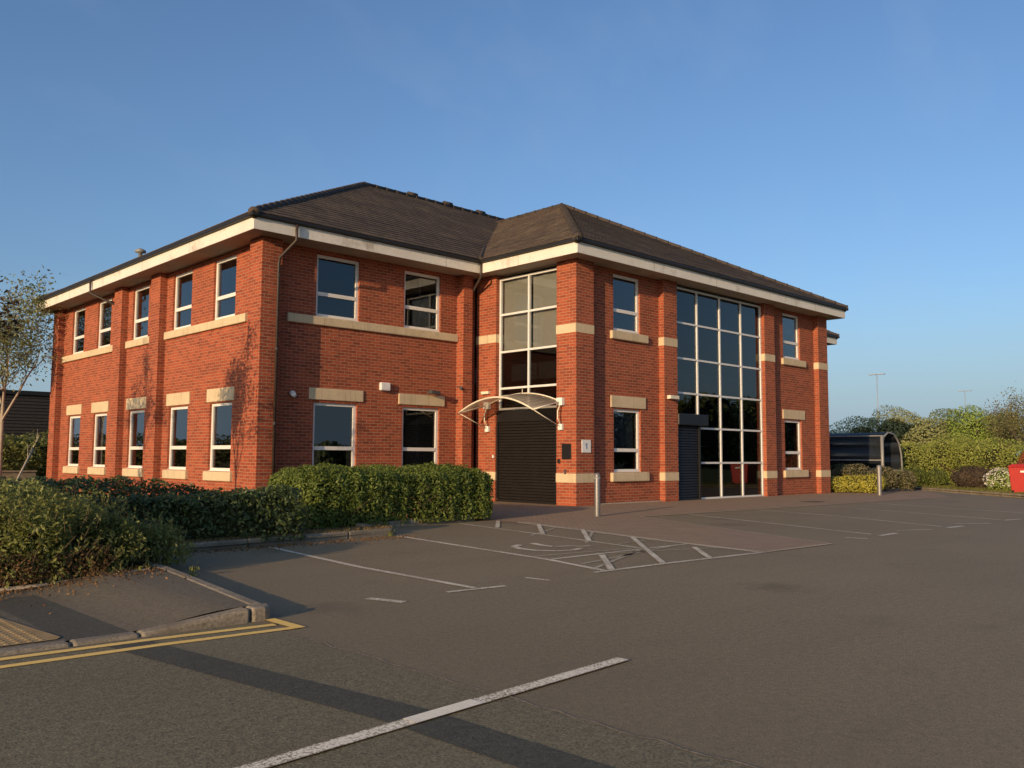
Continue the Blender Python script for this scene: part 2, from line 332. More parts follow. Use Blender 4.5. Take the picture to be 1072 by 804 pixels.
# ------------------------------------------------------------------ mesh helpers
class MB:
    def __init__(s): s.v = []; s.f = []; s.uv = {}
    def face(s, pts, uv=None):
        i = len(s.v); s.v += [tuple(p) for p in pts]
        if uv: s.uv[len(s.f)] = uv
        s.f.append(tuple(range(i, i + len(pts))))
    def hexa(s, P):     # 8 points: bottom ring 0-3, top ring 4-7
        i = len(s.v); s.v += [tuple(p) for p in P]
        a, b, d = Vector(P[1]) - Vector(P[0]), Vector(P[3]) - Vector(P[0]), Vector(P[4]) - Vector(P[0])
        fs = [(0, 3, 2, 1), (4, 5, 6, 7), (0, 1, 5, 4), (1, 2, 6, 5), (2, 3, 7, 6), (3, 0, 4, 7)]
        if a.cross(b).dot(d) < 0: fs = [t[::-1] for t in fs]
        s.f += [tuple(i + k for k in t) for t in fs]
    def box(s, x0, x1, y0, y1, z0, z1):
        s.hexa([(x0, y0, z0), (x1, y0, z0), (x1, y1, z0), (x0, y1, z0), (x0, y0, z1), (x1, y0, z1), (x1, y1, z1), (x0, y1, z1)])
    def lbox(s, fr, u0, u1, n0, n1, z0, z1):
        P = [fr(u, n, z) for z in (z0, z1) for (u, n) in ((u0, n0), (u1, n0), (u1, n1), (u0, n1))]
        s.hexa(P)
    def tube(s, pts, rad, seg=8, cap=True):
        pts = [Vector(p) for p in pts]; n = len(pts)
        if not hasattr(rad, '__len__'): rad = [rad] * n
        base = len(s.v); ref = None
        for k in range(n):
            t = (pts[min(k + 1, n - 1)] - pts[max(k - 1, 0)]).normalized()
            if ref is None: ref = t.orthogonal().normalized()
            ref = (ref - t * ref.dot(t))
            ref = ref.normalized() if ref.length > 1e-6 else t.orthogonal().normalized()
            b = t.cross(ref)
            for j in range(seg):
                a = 2 * math.pi * j / seg
                s.v.append(tuple(pts[k] + (ref * math.cos(a) + b * math.sin(a)) * rad[k]))
        for k in range(n - 1):
            for j in range(seg):
                a, b_ = base + k * seg + j, base + k * seg + (j + 1) % seg
                s.f.append((a, b_, b_ + seg, a + seg))
        if cap:
            s.f.append(tuple(base + j for j in range(seg))[::-1]); s.f.append(tuple(base + (n - 1) * seg + j for j in range(seg)))
    def lathe(s, c, prof, seg=20):
        base = len(s.v)
        for r, z in prof:
            for j in range(seg):
                a = 2 * math.pi * j / seg; s.v.append((c[0] + r * math.cos(a), c[1] + r * math.sin(a), c[2] + z))
        for k in range(len(prof) - 1):
            for j in range(seg):
                a, b_ = base + k * seg + j, base + k * seg + (j + 1) % seg
                s.f.append((a, b_, b_ + seg, a + seg))
        s.f.append(tuple(base + (len(prof) - 1) * seg + j for j in range(seg)))
    def build(s, name, mat, parent=None, smooth=False, bevel=0):
        me = bpy.data.meshes.new(name)
        off = Vector(parent_world(parent)) if parent else Vector((0, 0, 0))
        me.from_pydata([tuple(Vector(p) - off) for p in s.v], [], s.f)
        uvl = me.uv_layers.new(name='UVMap'); me.update()
        for p in me.polygons:
            nrm = p.normal
            for q, li in enumerate(p.loop_indices):
                co = Vector(s.v[me.loops[li].vertex_index])
                if p.index in s.uv: uvl.data[li].uv = s.uv[p.index][q]
                elif abs(nrm.z) > .7: uvl.data[li].uv = (co.x, co.y)
                elif abs(nrm.x) > abs(nrm.y): uvl.data[li].uv = (co.y, co.z)
                else: uvl.data[li].uv = (co.x, co.z)
            p.use_smooth = smooth
        me.materials.append(mat)
        o = bpy.data.objects.new(name, me); col.objects.link(o)
        if parent: o.parent = parent
        if bevel:
            md = o.modifiers.new('bevel', 'BEVEL'); md.width = bevel; md.segments = 2; md.limit_method = 'ANGLE'
        return o

def parent_world(p):
    v = Vector((0, 0, 0))
    while p: v += Vector(p.location); p = p.parent
    return v

def tag(o, label=None, cat=None, group=None, kind=None):
    for k, v in (('label', label), ('category', cat), ('group', group), ('kind', kind)):
        if v: o[k] = v
    return o

def empty(name, loc, label, cat, group=None):
    o = bpy.data.objects.new(name, None); col.objects.link(o); o.location = loc; o.empty_display_size = .3
    return tag(o, label, cat, group)

def copy_tree(o, loc, label):
    c = o.copy(); col.objects.link(c); c.location = loc; c['label'] = label
    for ch in list(o.children):
        d = ch.copy(); col.objects.link(d); d.parent = c
        for g in list(ch.children):
            e = g.copy(); col.objects.link(e); e.parent = d
    return c

def sheet(name, pts, z, mat, kind='structure'):
    b = MB(); b.face([(x, y, z) for x, y in pts]); o = b.build(name, mat)
    if kind: o['kind'] = kind
    return o

def ribbon(b, pts, w, z):
    """flat painted line along a polyline on the ground"""
    pts = [Vector((p[0], p[1])) for p in pts]; L, Rr = [], []
    for k, p in enumerate(pts):
        t = (pts[min(k + 1, len(pts) - 1)] - pts[max(k - 1, 0)]).normalized(); n = Vector((-t.y, t.x)) * w / 2
        L.append(p + n); Rr.append(p - n)
    for k in range(len(pts) - 1):
        b.face([(*Rr[k], z), (*Rr[k + 1], z), (*L[k + 1], z), (*L[k], z)], [(k, -1), (k + 1, -1), (k + 1, 1), (k, 1)])

# ------------------------------------------------------------------ foliage helpers (numpy)
def leaf_object(name, P, Nn, size, mat, parent=None, rng=None, spread=.9, upb=.2, aspect=.5, face=True, scat=.62):
    rng = rng or np.random.default_rng(1); n = len(P)
    if face:
        nb = Nn + rng.normal(size=(n, 3)) * scat + [0, 0, .25]; nb /= np.linalg.norm(nb, axis=1)[:, None] + 1e-9
        d = rng.normal(size=(n, 3)) * spread; d[:, 2] += upb; d -= nb * (d * nb).sum(1)[:, None] * .8
        d /= np.linalg.norm(d, axis=1)[:, None] + 1e-9; w0 = nb
    else:
        d = Nn * .6 + rng.normal(size=(n, 3)) * spread * .6; d[:, 2] += upb
        d /= np.linalg.norm(d, axis=1)[:, None] + 1e-9; w0 = rng.normal(size=(n, 3))
    w = np.cross(d, w0); w /= np.linalg.norm(w, axis=1)[:, None] + 1e-9
    nn = np.cross(d, w)
    L = (size * rng.uniform(.6, 1.35, n))[:, None]; W = L * aspect
    V = np.stack([P - d * L * .5, P + w * W * .5 + nn * L * .1, P + d * L * .5, P - w * W * .5 + nn * L * .1], 1).reshape(-1, 3)
    off = np.array(parent_world(parent)) if parent else np.zeros(3)
    V = V - off
    me = bpy.data.meshes.new(name)
    me.vertices.add(4 * n); me.vertices.foreach_set('co', V.astype(np.float32).ravel())
    idx = np.arange(4 * n).reshape(n, 4)
    tri = np.concatenate([idx[:, [0, 1, 2]], idx[:, [0, 2, 3]]], 1).reshape(-1, 3)
    me.loops.add(tri.size); me.loops.foreach_set('vertex_index', tri.ravel().astype(np.int32))
    me.polygons.add(len(tri)); me.polygons.foreach_set('loop_start', np.arange(0, tri.size, 3, dtype=np.int32))
    me.update(calc_edges=True); me.materials.append(mat)
    o = bpy.data.objects.new(name, me); col.objects.link(o)
    if parent: o.parent = parent
    return o

def lumps(P, rng, amp, freq):
    out = np.zeros(len(P))
    for k in range(4):
        a = rng.normal(size=3) * freq * (1.7 ** k) * .7; out += np.sin(P @ a + rng.uniform(0, 6.28)) * amp / (1.5 ** k)
    return out

def shell_box(lo, hi, r, n, rng, amp=.08, freq=2.2, depth=.12, faces='xXyYZ'):
    lo, hi = np.array(lo, float), np.array(hi, float); D = hi - lo
    ar = dict(x=D[1] * D[2], X=D[1] * D[2], y=D[0] * D[2], Y=D[0] * D[2], Z=D[0] * D[1])
    fs = [f for f in faces]; w = np.array([ar[f] for f in fs]); w /= w.sum()
    pick = rng.choice(len(fs), n, p=w); Q = lo + rng.random((n, 3)) * D
    for k, f in enumerate(fs):
        a = 'xyz'.index(f.lower()); Q[pick == k, a] = hi[a] if f.isupper() else lo[a]
    inl, inh = lo + r, hi - r; mid = (lo + hi) / 2
    inl, inh = np.minimum(inl, mid), np.maximum(inh, mid); inl[2] = lo[2]
    I = np.clip(Q, inl, inh); d = Q - I; ln = np.linalg.norm(d, axis=1)[:, None] + 1e-6; d = d / ln
    rr = np.minimum(r, ln[:, 0]) + lumps(Q, rng, .022, 11)
    dep = rng.exponential(depth, n)
    P = I + d * (rr + lumps(Q, rng, amp, freq) - dep)[:, None]
    P[:, 2] = np.maximum(P[:, 2], lo[2] + .02)
    return P, d

def shell_blobs(blobs, n, rng, amp=.12, freq=1.5, depth=.15):
    """blobs: (cx,cy,cz,rx,ry,rz)"""
    B = np.array(blobs, float); w = (B[:, 3] * B[:, 4] + B[:, 4] * B[:, 5] + B[:, 3] * B[:, 5]); w /= w.sum()
    pick = rng.choice(len(B), n, p=w); d = rng.normal(size=(n, 3)); d /= np.linalg.norm(d, axis=1)[:, None]
    C, Rr = B[pick, :3], B[pick, 3:]
    s = 1 + lumps(C + d * Rr, rng, amp, freq) - rng.exponential(depth, n)
    P = C + d * Rr * np.clip(s, .1, 1.5)[:, None]
    keep = np.ones(n, bool)
    for k in range(len(B)):
        q = np.linalg.norm((P - B[k, :3]) / B[k, 3:], axis=1); keep &= (q > .72) | (pick == k)
    return P[keep], d[keep]

def blob_core(blobs, shrink, name, mat, parent):
    b = MB()
    for (cx, cy, cz, rx, ry, rz) in blobs:
        base = len(b.v); nu, nv = 12, 7
        for i in range(nv + 1):
            th = math.pi * i / nv
            for j in range(nu):
                ph = 2 * math.pi * j / nu; k = shrink * (1 + .12 * math.sin(3 * ph + i * 1.7 + cx))
                b.v.append((cx + rx * k * math.sin(th) * math.cos(ph), cy + ry * k * math.sin(th) * math.sin(ph), max(.02, cz + rz * k * math.cos(th))))
        for i in range(nv):
            for j in range(nu):
                a, c = base + i * nu + j, base + i * nu + (j + 1) % nu
                b.f.append((a, a + nu, c + nu, c))
    return b.build(name, mat, parent)

def twigs(b, rng, origin_fn, n, L, r, lean=.5):
    for _ in range(n):
        p = Vector(origin_fn()); d = Vector((rng.normal() * lean, rng.normal() * lean, 1)).normalized(); pts = [p.copy()]
        for k in range(3):
            d = (d + Vector(rng.normal(size=3)) * .22).normalized(); p = p + d * L * rng.uniform(.25, .4); pts.append(p.copy())
        b.tube(pts, [r, r * .8, r * .6, r * .3], 4, False)

def hedge(name, label, lo, hi, r, n, size, mat, seed, extra=(), amp=.08, group=None, faces='xXyYZ', dry=0, twig=40, cat='hedge', depth=.1, upb=.2, aspect=.5, sprigs=0, thin=0):
    rng = np.random.default_rng(seed)
    root = empty(name, ((lo[0] + hi[0]) / 2, (lo[1] + hi[1]) / 2, lo[2]), label, cat, group)
    P, d = shell_box(lo, hi, r, n, rng, amp, 2.2, depth, faces)
    for (l2, h2, n2) in extra:
        P2, d2 = shell_box(l2, h2, r, n2, rng, amp, 2.2, depth, faces); P = np.vstack([P, P2]); d = np.vstack([d, d2])
    if thin:        # woody, half bare towards the ground
        k = rng.random(len(P)) > thin * np.clip(1.25 - P[:, 2] / (.6 * hi[2]), 0, 1); P, d = P[k], d[k]
    t = MB()
    if sprigs:      # stray shoots standing proud of the clipped top
        LP = []; LN = []
        Ps, ds = shell_box(lo, hi, r, sprigs, rng, amp, 2.2, .03, 'Zyx')
        for e in extra:
            q1, q2 = shell_box(e[0], e[1], r, sprigs // 3, rng, amp, 2.2, .03, 'ZyXx'); Ps = np.vstack([Ps, q1]); ds = np.vstack([ds, q2])
        for p_, d_ in zip(Ps, ds):
            a_ = Vector(p_); dd = (Vector(d_) * .5 + Vector((rng.normal() * .35, rng.normal() * .35, .9))).normalized(); ln = rng.uniform(.04, .14)
            t.tube([a_ - dd * .08, a_ + dd * ln], [.004, .002], 3, False)
            for k in range(6): LP.append(a_ + dd * ln * (k + 1) / 6 + Vector(rng.normal(size=3)) * .008); LN.append(dd + Vector(rng.normal(size=3)) * .7)
        P = np.vstack([P, np.array(LP)]); d = np.vstack([d, np.array(LN)])
    leaf_object('foliage', P, d, size, MT[mat], root, rng, .9, upb, aspect, True, 1.1 if thin else .62)
    b = MB(); ins = min(.2, (hi[2] - lo[2]) * .25)
    for (l2, h2) in [(lo, hi)] + [(e[0], e[1]) for e in extra]:
        q = max(ins, r * .62); dz = max(ins, r * .4)
        b.box(l2[0] + q, h2[0] - q, l2[1] + q, h2[1] - q, l2[2], h2[2] - dz)
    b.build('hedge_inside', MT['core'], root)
    if twig or sprigs:
        twigs(t, rng, lambda: (rng.uniform(lo[0] + .1, hi[0] - .1), rng.uniform(lo[1] + .05, hi[1] - .1), lo[2]), twig, (hi[2] - lo[2]) * .9, .008)
        t.build('branches', MT['twig'], root)
    if dry:
        P, d = shell_box(lo, (hi[0], hi[1], lo[2] + (hi[2] - lo[2]) * .5), .1, dry, rng, amp, 2.2, .05, 'xXyY')
        leaf_object('dry_leaves', P, d, size * .75, MT['leafdry'], root, rng)
    return root

def shrub(name, label, blobs, n, size, mat, seed, cat='shrub', group=None, core=.72, stems=10, amp=.12, depth=.12, bark='twig', coremat='core'):
    rng = np.random.default_rng(seed); B = np.array(blobs, float)
    zb = max(0, (B[:, 2] - B[:, 5]).min()); c = B[:, :2].mean(0)
    root = empty(name, (c[0], c[1], 0.0), label, cat, group)
    P, d = shell_blobs(blobs, n, rng, amp, 1.5 / max(.4, B[:, 3].mean()), depth); k = P[:, 2] > .03
    leaf_object('foliage', P[k], d[k], size, MT[mat], root, rng)
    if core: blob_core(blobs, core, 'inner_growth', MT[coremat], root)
    b = MB()
    for i in range(stems):
        bl = blobs[i % len(blobs)]
        p0 = Vector((c[0] + rng.normal() * .25 * bl[3], c[1] + rng.normal() * .25 * bl[4], 0)); p1 = Vector((bl[0] + rng.normal() * bl[3] * .4, bl[1] + rng.normal() * bl[4] * .4, bl[2] + bl[5] * .7))
        m_ = p0.lerp(p1, .5) + Vector(rng.normal(size=3)) * .1
        r = max(.012, .012 * p1.z); b.tube([p0, m_, p1], [r, r * .7, r * .3], 5, False)
    b.build('stems', MT[bark], root)
    return root

def grow(b, tips, rng, p, d, L, r, level, maxl, wig=.2, splay=.6, kids=3, upw=.12):
    pts, rad = [p.copy()], [r]; nseg = 4
    for k in range(nseg):
        d = (d + Vector(rng.normal(size=3)) * wig + Vector((0, 0, upw))).normalized(); p = p + d * L / nseg
        pts.append(p.copy()); rad.append(r * (1 - .5 * (k + 1) / nseg))
        if level >= maxl - 1: tips.append((p.copy(), d.copy()))
        if level < maxl and k >= (1 if level else 1):
            for _ in range(kids if k == nseg - 1 else max(1, kids - 1)):
                nd = (d + Vector(rng.normal(size=3)) * splay).normalized()
                grow(b, tips, rng, p, nd, L * rng.uniform(.5, .72), rad[-1] * .65, level + 1, maxl, wig, splay, kids, upw)
    b.tube(pts, rad, 8 if level == 0 else 5 if level == 1 else 3, False)

def tree(name, label, base, trunk_h, trunk_r, L, levels, mat, bark, leafn, leafs, clump, seed, kids=2, splay=.6, lean=(0, 0), group=None, extra_blobs=None, cat='tree'):
    rng = np.random.default_rng(seed)
    root = empty(name, base, label, cat, group); b = MB(); tips = []
    d = Vector((lean[0], lean[1], 1)).normalized(); p0 = Vector(base); top = p0 + d * trunk_h
    t = MB(); t.tube([p0 - Vector((0, 0, .1)), p0 + d * trunk_h * .1, p0.lerp(top, .55) + Vector(rng.normal(size=3)) * .05, top], [trunk_r * 1.35, trunk_r, trunk_r * .85, trunk_r * .7], 10)
    t.build('trunk', MT[bark], root, True)
    for i in range(kids + 2):
        a = 2 * math.pi * i / (kids + 2) + rng.uniform(-.4, .4)
        nd = (d + Vector((math.cos(a), math.sin(a), 0)) * splay).normalized()
        grow(b, tips, rng, top - d * trunk_h * .25 * rng.random(), nd, L * rng.uniform(.8, 1.1), trunk_r * .55, 1, levels, .18, splay, kids)
    grow(b, tips, rng, top, d, L * 1.15, trunk_r * .6, 1, levels, .12, splay, kids)
    b.build('branches', MT[bark], root)
    if leafn:
        T = np.array([q[0] for q in tips]); D = np.array([q[1] for q in tips]); k = rng.integers(0, len(T), leafn)
        P = T[k] + rng.normal(size=(leafn, 3)) * clump; Nn = D[k] + rng.normal(size=(leafn, 3)) * .7
        leaf_object('crown', P, Nn, leafs, MT[mat], root, rng)
    return root

# ================================================================== THE SITE
S, W1, L2, YE, XR = 3.55, 6.71, 13.34, 18.55, 20.05
sheet('ground', [(-900, -900), (900, -900), (900, 900), (-900, 900)], -.012, MT['land'])
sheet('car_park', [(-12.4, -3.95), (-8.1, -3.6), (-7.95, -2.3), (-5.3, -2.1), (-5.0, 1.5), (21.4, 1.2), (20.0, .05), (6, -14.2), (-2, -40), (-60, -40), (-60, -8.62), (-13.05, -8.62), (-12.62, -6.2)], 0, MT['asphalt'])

# planting beds (soil)
sheet('planting_bed', [(-24, -5.9), (-12.6, -5.9), (-12.45, -4.0), (-8.15, -3.55), (-8.0, -2.25), (-5.2, -2.2), (-4.6, 0), (-4.0, 3.5), (-6.9, 3.5), (-6.9, 20), (-24, 20)], .05, MT['soil'])

# block path along the front and out to the bays
sheet('path', [(-4.72, -2.0), (-5.97, -8.6), (-4.3, -8.65), (-1.9, -3.42), (13.6, -3.9), (21.3, .3), (13.7, .25), (13.3, .25), (13.3, 1.5), (.2, 1.5), (.2, 2.9), (.06, 3.4), (-4.3, 3.4)], .004, MT['block'])
b = MB()
ribbon(b, [(-4.75, -3.0), (-5.71, -6.92), (-6.0, -8.62)], .07, .008); ribbon(b, [(-5.95, -8.63), (-4.28, -8.68)], .07, .0085)
ribbon(b, [(-4.27, -8.66), (-1.87, -3.42)], .05, .008); ribbon(b, [(-1.87, -3.44), (13.6, -3.93)], .06, .0085)
o = b.build('path_edging', MT['edging']); o['kind'] = 'structure'

# pavement corner: height runs down to the dropped crossing
def pz(x): t = min(1, max(0, (x + 13.98) / .85)); t = t * t * (3 - 2 * t); return .02 + .078 * t
KX = lambda y: -12.5 - (y + 5.56) * (-.42 / 3.05)       # line of the kerb along the bays
xs = [-30, -20, -16, -15, -14.6] + [-14.3 + .1 * i for i in range(19)]
ys = [-8.5, -8.2, -7.6, -7.0, -6.4, -5.95]
b = MB(); dk = MB()
for i in range(len(xs) - 1):
    for j in range(len(ys) - 1):
        q = []
        for (x, y) in ((xs[i], ys[j]), (xs[i + 1], ys[j]), (xs[i + 1], ys[j + 1]), (xs[i], ys[j + 1])):
            xx = min(x, KX(y) - .12); q.append((xx, y, pz(xx)))
        if abs(q[0][0] - q[1][0]) < 1e-6 and abs(q[2][0] - q[3][0]) < 1e-6: continue
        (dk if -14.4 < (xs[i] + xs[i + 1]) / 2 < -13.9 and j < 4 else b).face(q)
o = b.build('pavement', MT['pave']); o['kind'] = 'structure'
o = dk.build('pavement_patch_and_shade', MT['tar_and_shade']); o['kind'] = 'structure'  # dark tarmac patch, with the shadow lying over its back coloured in
b = MB(); b.face([(-30, -8.49, .026), (-14.34, -8.44, .026), (-14.3, -8.38, .026), (-14.42, -7.2, .026), (-30, -7.2, .026)])
for i in range(22):
    for j in range(18):
        x, y = -14.42 - i * .066, -8.4 + j * .066
        b.lathe((x, y, .026), [(.02, 0), (.012, .0035)], 6)
o = b.build('tactile_paving', MT['tactile']); o['kind'] = 'structure'
# kerbs: stones with joints
def kerb_run(name, pts, w, zf, step=.9, mat='kerb', gap=.003, zb=-.05):
    bb = MB()
    for (a, c) in zip(pts[:-1], pts[1:]):
        a, c = Vector(a), Vector(c); L = (c - a).length; n = max(1, round(L / step)); t = (c - a) / L; nn = Vector((-t.y, t.x)) * w
        for k in range(n):
            p, q = a + t * (L * k / n + gap), a + t * (L * (k + 1) / n - gap)
            z0, z1 = zf(p.x, p.y), zf(q.x, q.y)
            bb.hexa([(*p, zb), (*q, zb), (*(q + nn), zb), (*(p + nn), zb), (*p, z0), (*q, z1), (*(q + nn), z1), (*(p + nn), z0)])
    o_ = bb.build(name, MT[mat], None, False, .024); o_['kind'] = 'structure'; return o_
kerb_run('kerb', [(-30, -8.62), (-14.3, -8.62), (-13.88, -8.63), (-13.1, -8.63)], .13, lambda x, y: pz(x) + .006)
b = MB(); Q = [(-13.09, -8.63), (-12.99, -8.63), (-12.93, -8.6), (-12.905, -8.55), (-12.9, -8.49), (-13.03, -8.47), (-13.09, -8.5)]
i0 = len(b.v); b.v += [(x, y, -.05) for x, y in Q] + [(x, y, .104) for x, y in Q]; n_ = len(Q)
b.f += [tuple(range(n_, 2 * n_)), tuple(range(n_))[::-1]] + [(k, (k + 1) % n_, n_ + (k + 1) % n_, n_ + k) for k in range(n_)]
o = b.build('kerb', MT['kerb'], None, False, .024); o['kind'] = 'structure'
kerb_run('kerb', [(-12.92, -8.48), (-12.55, -5.9), (-12.42, -4.15), (-12.3, -3.95)], .12, lambda x, y: .104)
kerb_run('kerb', [(-12.28, -3.93), (-8.15, -3.55), (-8.02, -3.42)], .12, lambda x, y: .11)
kerb_run('kerb', [(-8.0, -3.4), (-7.9, -2.3), (-5.2, -2.15)], .1, lambda x, y: .1)
kerb_run('kerb', [(-30, -5.96), (-12.75, -5.96)], .06, lambda x, y: pz(x) + .012, mat='edging')
kerb_run('kerb', [(21.2, .95), (19.9, -.02), (14.9, -5.54), (6, -14.4)], .14, lambda x, y: .11)

# the older, coarser road surface on the near side of the seam
rs = random.Random(5); seam = [(-13.1 + rs.uniform(-.02, .02), -9.0 - .12 * i) for i in range(45)]
sheet('road', [(-60, -40), (-12, -40), (-12.6, -20)] + seam[::-1] + [(-13.05, -8.62), (-60, -8.62)], .002, MT['road'])
# painted marks
def marks(name, mat, items, z=.006):
    bb = MB()
    for it in items: ribbon(bb, it[0], it[1], z)
    o_ = bb.build(name, MT[mat]); o_['kind'] = 'structure'; return o_
marks('yellow_lines', 'yellow_paint', [([(-30, -8.74), (-14.71, -8.72), (-13.9, -8.75), (-13.02, -8.83)], .08), ([(-30, -8.95), (-14.76, -8.93), (-13.9, -8.95), (-12.99, -9.02)], .08)])
marks('yellow_end_bar', 'yellow_paint', [([(-12.95, -8.62), (-12.95, -9.06)], .09)], .008)
marks('centre_line', 'white_paint', [([(-12.03, -11.185), (-14.6, -11.385), (-19, -11.7)], .1)], .010)
marks('centre_line_repaint', 'yellow_end', [([(-13.72, -11.318), (-13.28, -11.284)], .095)], .0125)
marks('tarmac_strip', 'trench', [([(-14.02, -8.72), (-13.95, -9.3), (-13.8, -10.3), (-13.66, -11.2), (-13.62, -12.3), (-13.6, -14)], .26)], .004)
marks('tarmac_seam', 'crack', [(seam, .014)], .0042)
marks('bay_markings', 'white_faded', [
    ([(-10.42, -3.97), (-10.72, -6.5), (-10.8, -8.46)], .09), ([(-11.15, -8.48), (-10.5, -8.55)], .08), ([(-11.86, -8.3), (-11.75, -8.66)], .11),
    ([(-8.17, -3.69), (-8.67, -7.35), (-8.95, -8.43)], .095), ([(-9.96, -8.27), (-9.93, -8.57)], .06)], .005)
marks('hatched_bay_markings', 'white_faded', [
    ([(-5.84, -2.4), (-6.32, -4.93), (-6.8, -7.26)], .07), ([(-8.65, -7.36), (-6.87, -7.34), (-5.85, -7.34)], .07),
    ([(-9.15, -8.47), (-7.83, -8.5), (-5.97, -8.62)], .09),
    ([(-4.82, -2.9), (-5.75, -6.92), (-6.05, -8.6)], .08)], .005)
marks('old_hatching', 'white_ghost', [([(-5.2, -4.2), (-6.6, -5.0)], .06), ([(-5.4, -5.2), (-6.8, -6.3)], .06), ([(-6.0, -7.3), (-8.7, -7.9)], .07), ([(-5.9, -7.9), (-7.6, -7.4)], .06), ([(-7.0, -7.4), (-9.0, -8.3)], .07), ([(-6.05, -3.0), (-5.0, -3.3)], .06), ([(-6.9, -7.2), (-8.6, -7.0)], .06), ([(-5.7, -6.6), (-6.6, -6.7)], .05)], .0045)
marks('hatch_bars', 'white_faded', [([(-4.9, -2.44), (-6.0, -3.6)], .09), ([(-4.9, -3.5), (-6.27, -4.93)], .09), ([(-5.12, -4.74), (-6.57, -6.15)], .09), ([(-5.66, -6.22), (-7.94, -8.46)], .09),
    ([(-6.18, -7.68), (-7.1, -8.53)], .09), ([(-7.83, -7.46), (-8.85, -8.46)], .09)], .009)
marks('wheelchair_symbol', 'white_faded', [([(-7.72, -5.9), (-7.93, -6.0), (-8.06, -6.25), (-8.06, -6.55), (-7.9, -6.78), (-7.65, -6.84), (-7.42, -6.75)], .12),
    ([(-7.42, -5.85), (-7.52, -6.1), (-7.55, -6.38)], .13), ([(-7.55, -6.38), (-7.3, -6.45), (-7.22, -6.6), (-7.08, -6.62)], .1)], .005)
marks('faded_bay_markings', 'white_faded', [([(-.45, -3.62), (-1.3, -5.9), (-2.28, -8.36)], .075), ([(2.2, -3.7), (1.6, -5.9), (.3, -8.5)], .075), ([(4.9, -3.8), (4.2, -6.2), (3.1, -8.6)], .075), ([(7.6, -3.9), (6.8, -6.2), (6.0, -8.2)], .075),
    ([(-3.2, -8.36), (-3.06, -8.66)], .12)], .005)
marks('bay_end_dashes', 'white_faded', [([(-2.42, -8.56), (-1.75, -8.54)], .1), ([(-1.25, -8.33), (-.5, -8.62)], .08), ([(.1, -8.66), (.75, -8.7)], .1), ([(1.2, -8.4), (1.9, -8.8)], .08), ([(3.0, -8.7), (3.7, -8.8)], .09)], .0055)
b = MB(); b.box(6.55, 7.1, -2.9, -2.45, -.05, .012)
for k in range(5): b.box(6.6 + k * .1, 6.65 + k * .1, -2.86, -2.49, .012, .018)
tag(b.build('drain_cover', MT['iron']), 'dark iron drain cover set flush in the block path near the glazed wall', 'drain cover')

# ================================================================== THE OFFICE BUILDING
B0 = empty('office_building', (0, 0, 0), 'two storey red brick office building with cream stone bands and brown hipped tile roof', 'building')
LEFT = lambda u, n, z: (-W1 - n, u, z)
FRONT1 = lambda u, n, z: (u, S - n, z)
STEP = lambda u, n, z: (-n, u, z)
FRONT2 = lambda u, n, z: (u, -n, z)
RSTEP = lambda u, n, z: (L2 + n, u, z)
RIGHT = lambda u, n, z: (XR + n, u, z)
BACK = lambda u, n, z: (u, YE + n, z)
ZW = 6.22

def wall(fr, u0, u1, n, z0, z1, openings, depth=.28, name='wall', parent=None):
    bb = MB(); li = MB()
    us = sorted({u0, u1, *[q for o_ in openings for q in o_[:2]]}); zs = sorted({z0, z1, *[q for o_ in openings for q in o_[2:4]]})
    flip = Vector(fr(1, 0, 0)) - Vector(fr(0, 0, 0)); nv = Vector(fr(0, 1, 0)) - Vector(fr(0, 0, 0))
    sg = flip.cross(Vector((0, 0, 1))).dot(nv) > 0
    def quad(P, outward):
        bb.face(P if outward else P[::-1])
    for i in range(len(us) - 1):
        for j in range(len(zs) - 1):
            cu, cz = (us[i] + us[i + 1]) / 2, (zs[j] + zs[j + 1]) / 2
            if any(o_[0] < cu < o_[1] and o_[2] < cz < o_[3] for o_ in openings): continue
            for nn, out in ((n, sg), (n - depth, not sg)):
                Q = [fr(us[i], nn, zs[j]), fr(us[i + 1], nn, zs[j]), fr(us[i + 1], nn, zs[j + 1]), fr(us[i], nn, zs[j + 1])]
                (bb if nn == n else li).face(Q if out else Q[::-1])
    for (a, c, d, e) in openings:
        quad([fr(a, n, d), fr(a, n, e), fr(a, n - depth, e), fr(a, n - depth, d)], not sg)
        quad([fr(c, n, d), fr(c, n, e), fr(c, n - depth, e), fr(c, n - depth, d)], sg)
        quad([fr(a, n, e), fr(c, n, e), fr(c, n - depth, e), fr(a, n - depth, e)], sg)
        quad([fr(a, n, d), fr(c, n, d), fr(c, n - depth, d), fr(a, n - depth, d)], not sg)
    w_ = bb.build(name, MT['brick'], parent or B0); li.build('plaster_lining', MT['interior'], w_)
    return w_

def window(fr, n, u0, u1, z0, z1, zt, blind=None):
    rec = n - .06; f = .075
    bb = MB()
    bb.lbox(fr, u0, u0 + f, rec - .07, rec, z0, z1); bb.lbox(fr, u1 - f, u1, rec - .07, rec, z0, z1)
    bb.lbox(fr, u0 + f, u1 - f, rec - .07, rec, z1 - f, z1); bb.lbox(fr, u0 + f, u1 - f, rec - .07, rec, z0, z0 + f)
    bb.lbox(fr, u0 + f, u1 - f, rec - .065, rec + .004, zt - .045, zt + .045)
    bb.lbox(fr, u0 - .01, u1 + .01, rec, rec + .05, z0 - .03, z0 + .012)
    w = bb.build('window', MT['frame'], B0)
    for (a, c) in ((z0 + f, zt - .045), (zt + .045, z1 - f)):
        g = MB(); g.lbox(fr, u0 + f, u1 - f, rec - .045, rec - .035, a, c); g.build('pane', MT['glass'], w)
    if blind:
        q = MB(); q.lbox(fr, u0 + f, u1 - f, rec - .16, rec - .15, blind, z1 - .02); q.build('roller_blind', MT['blind'], w)
    return w

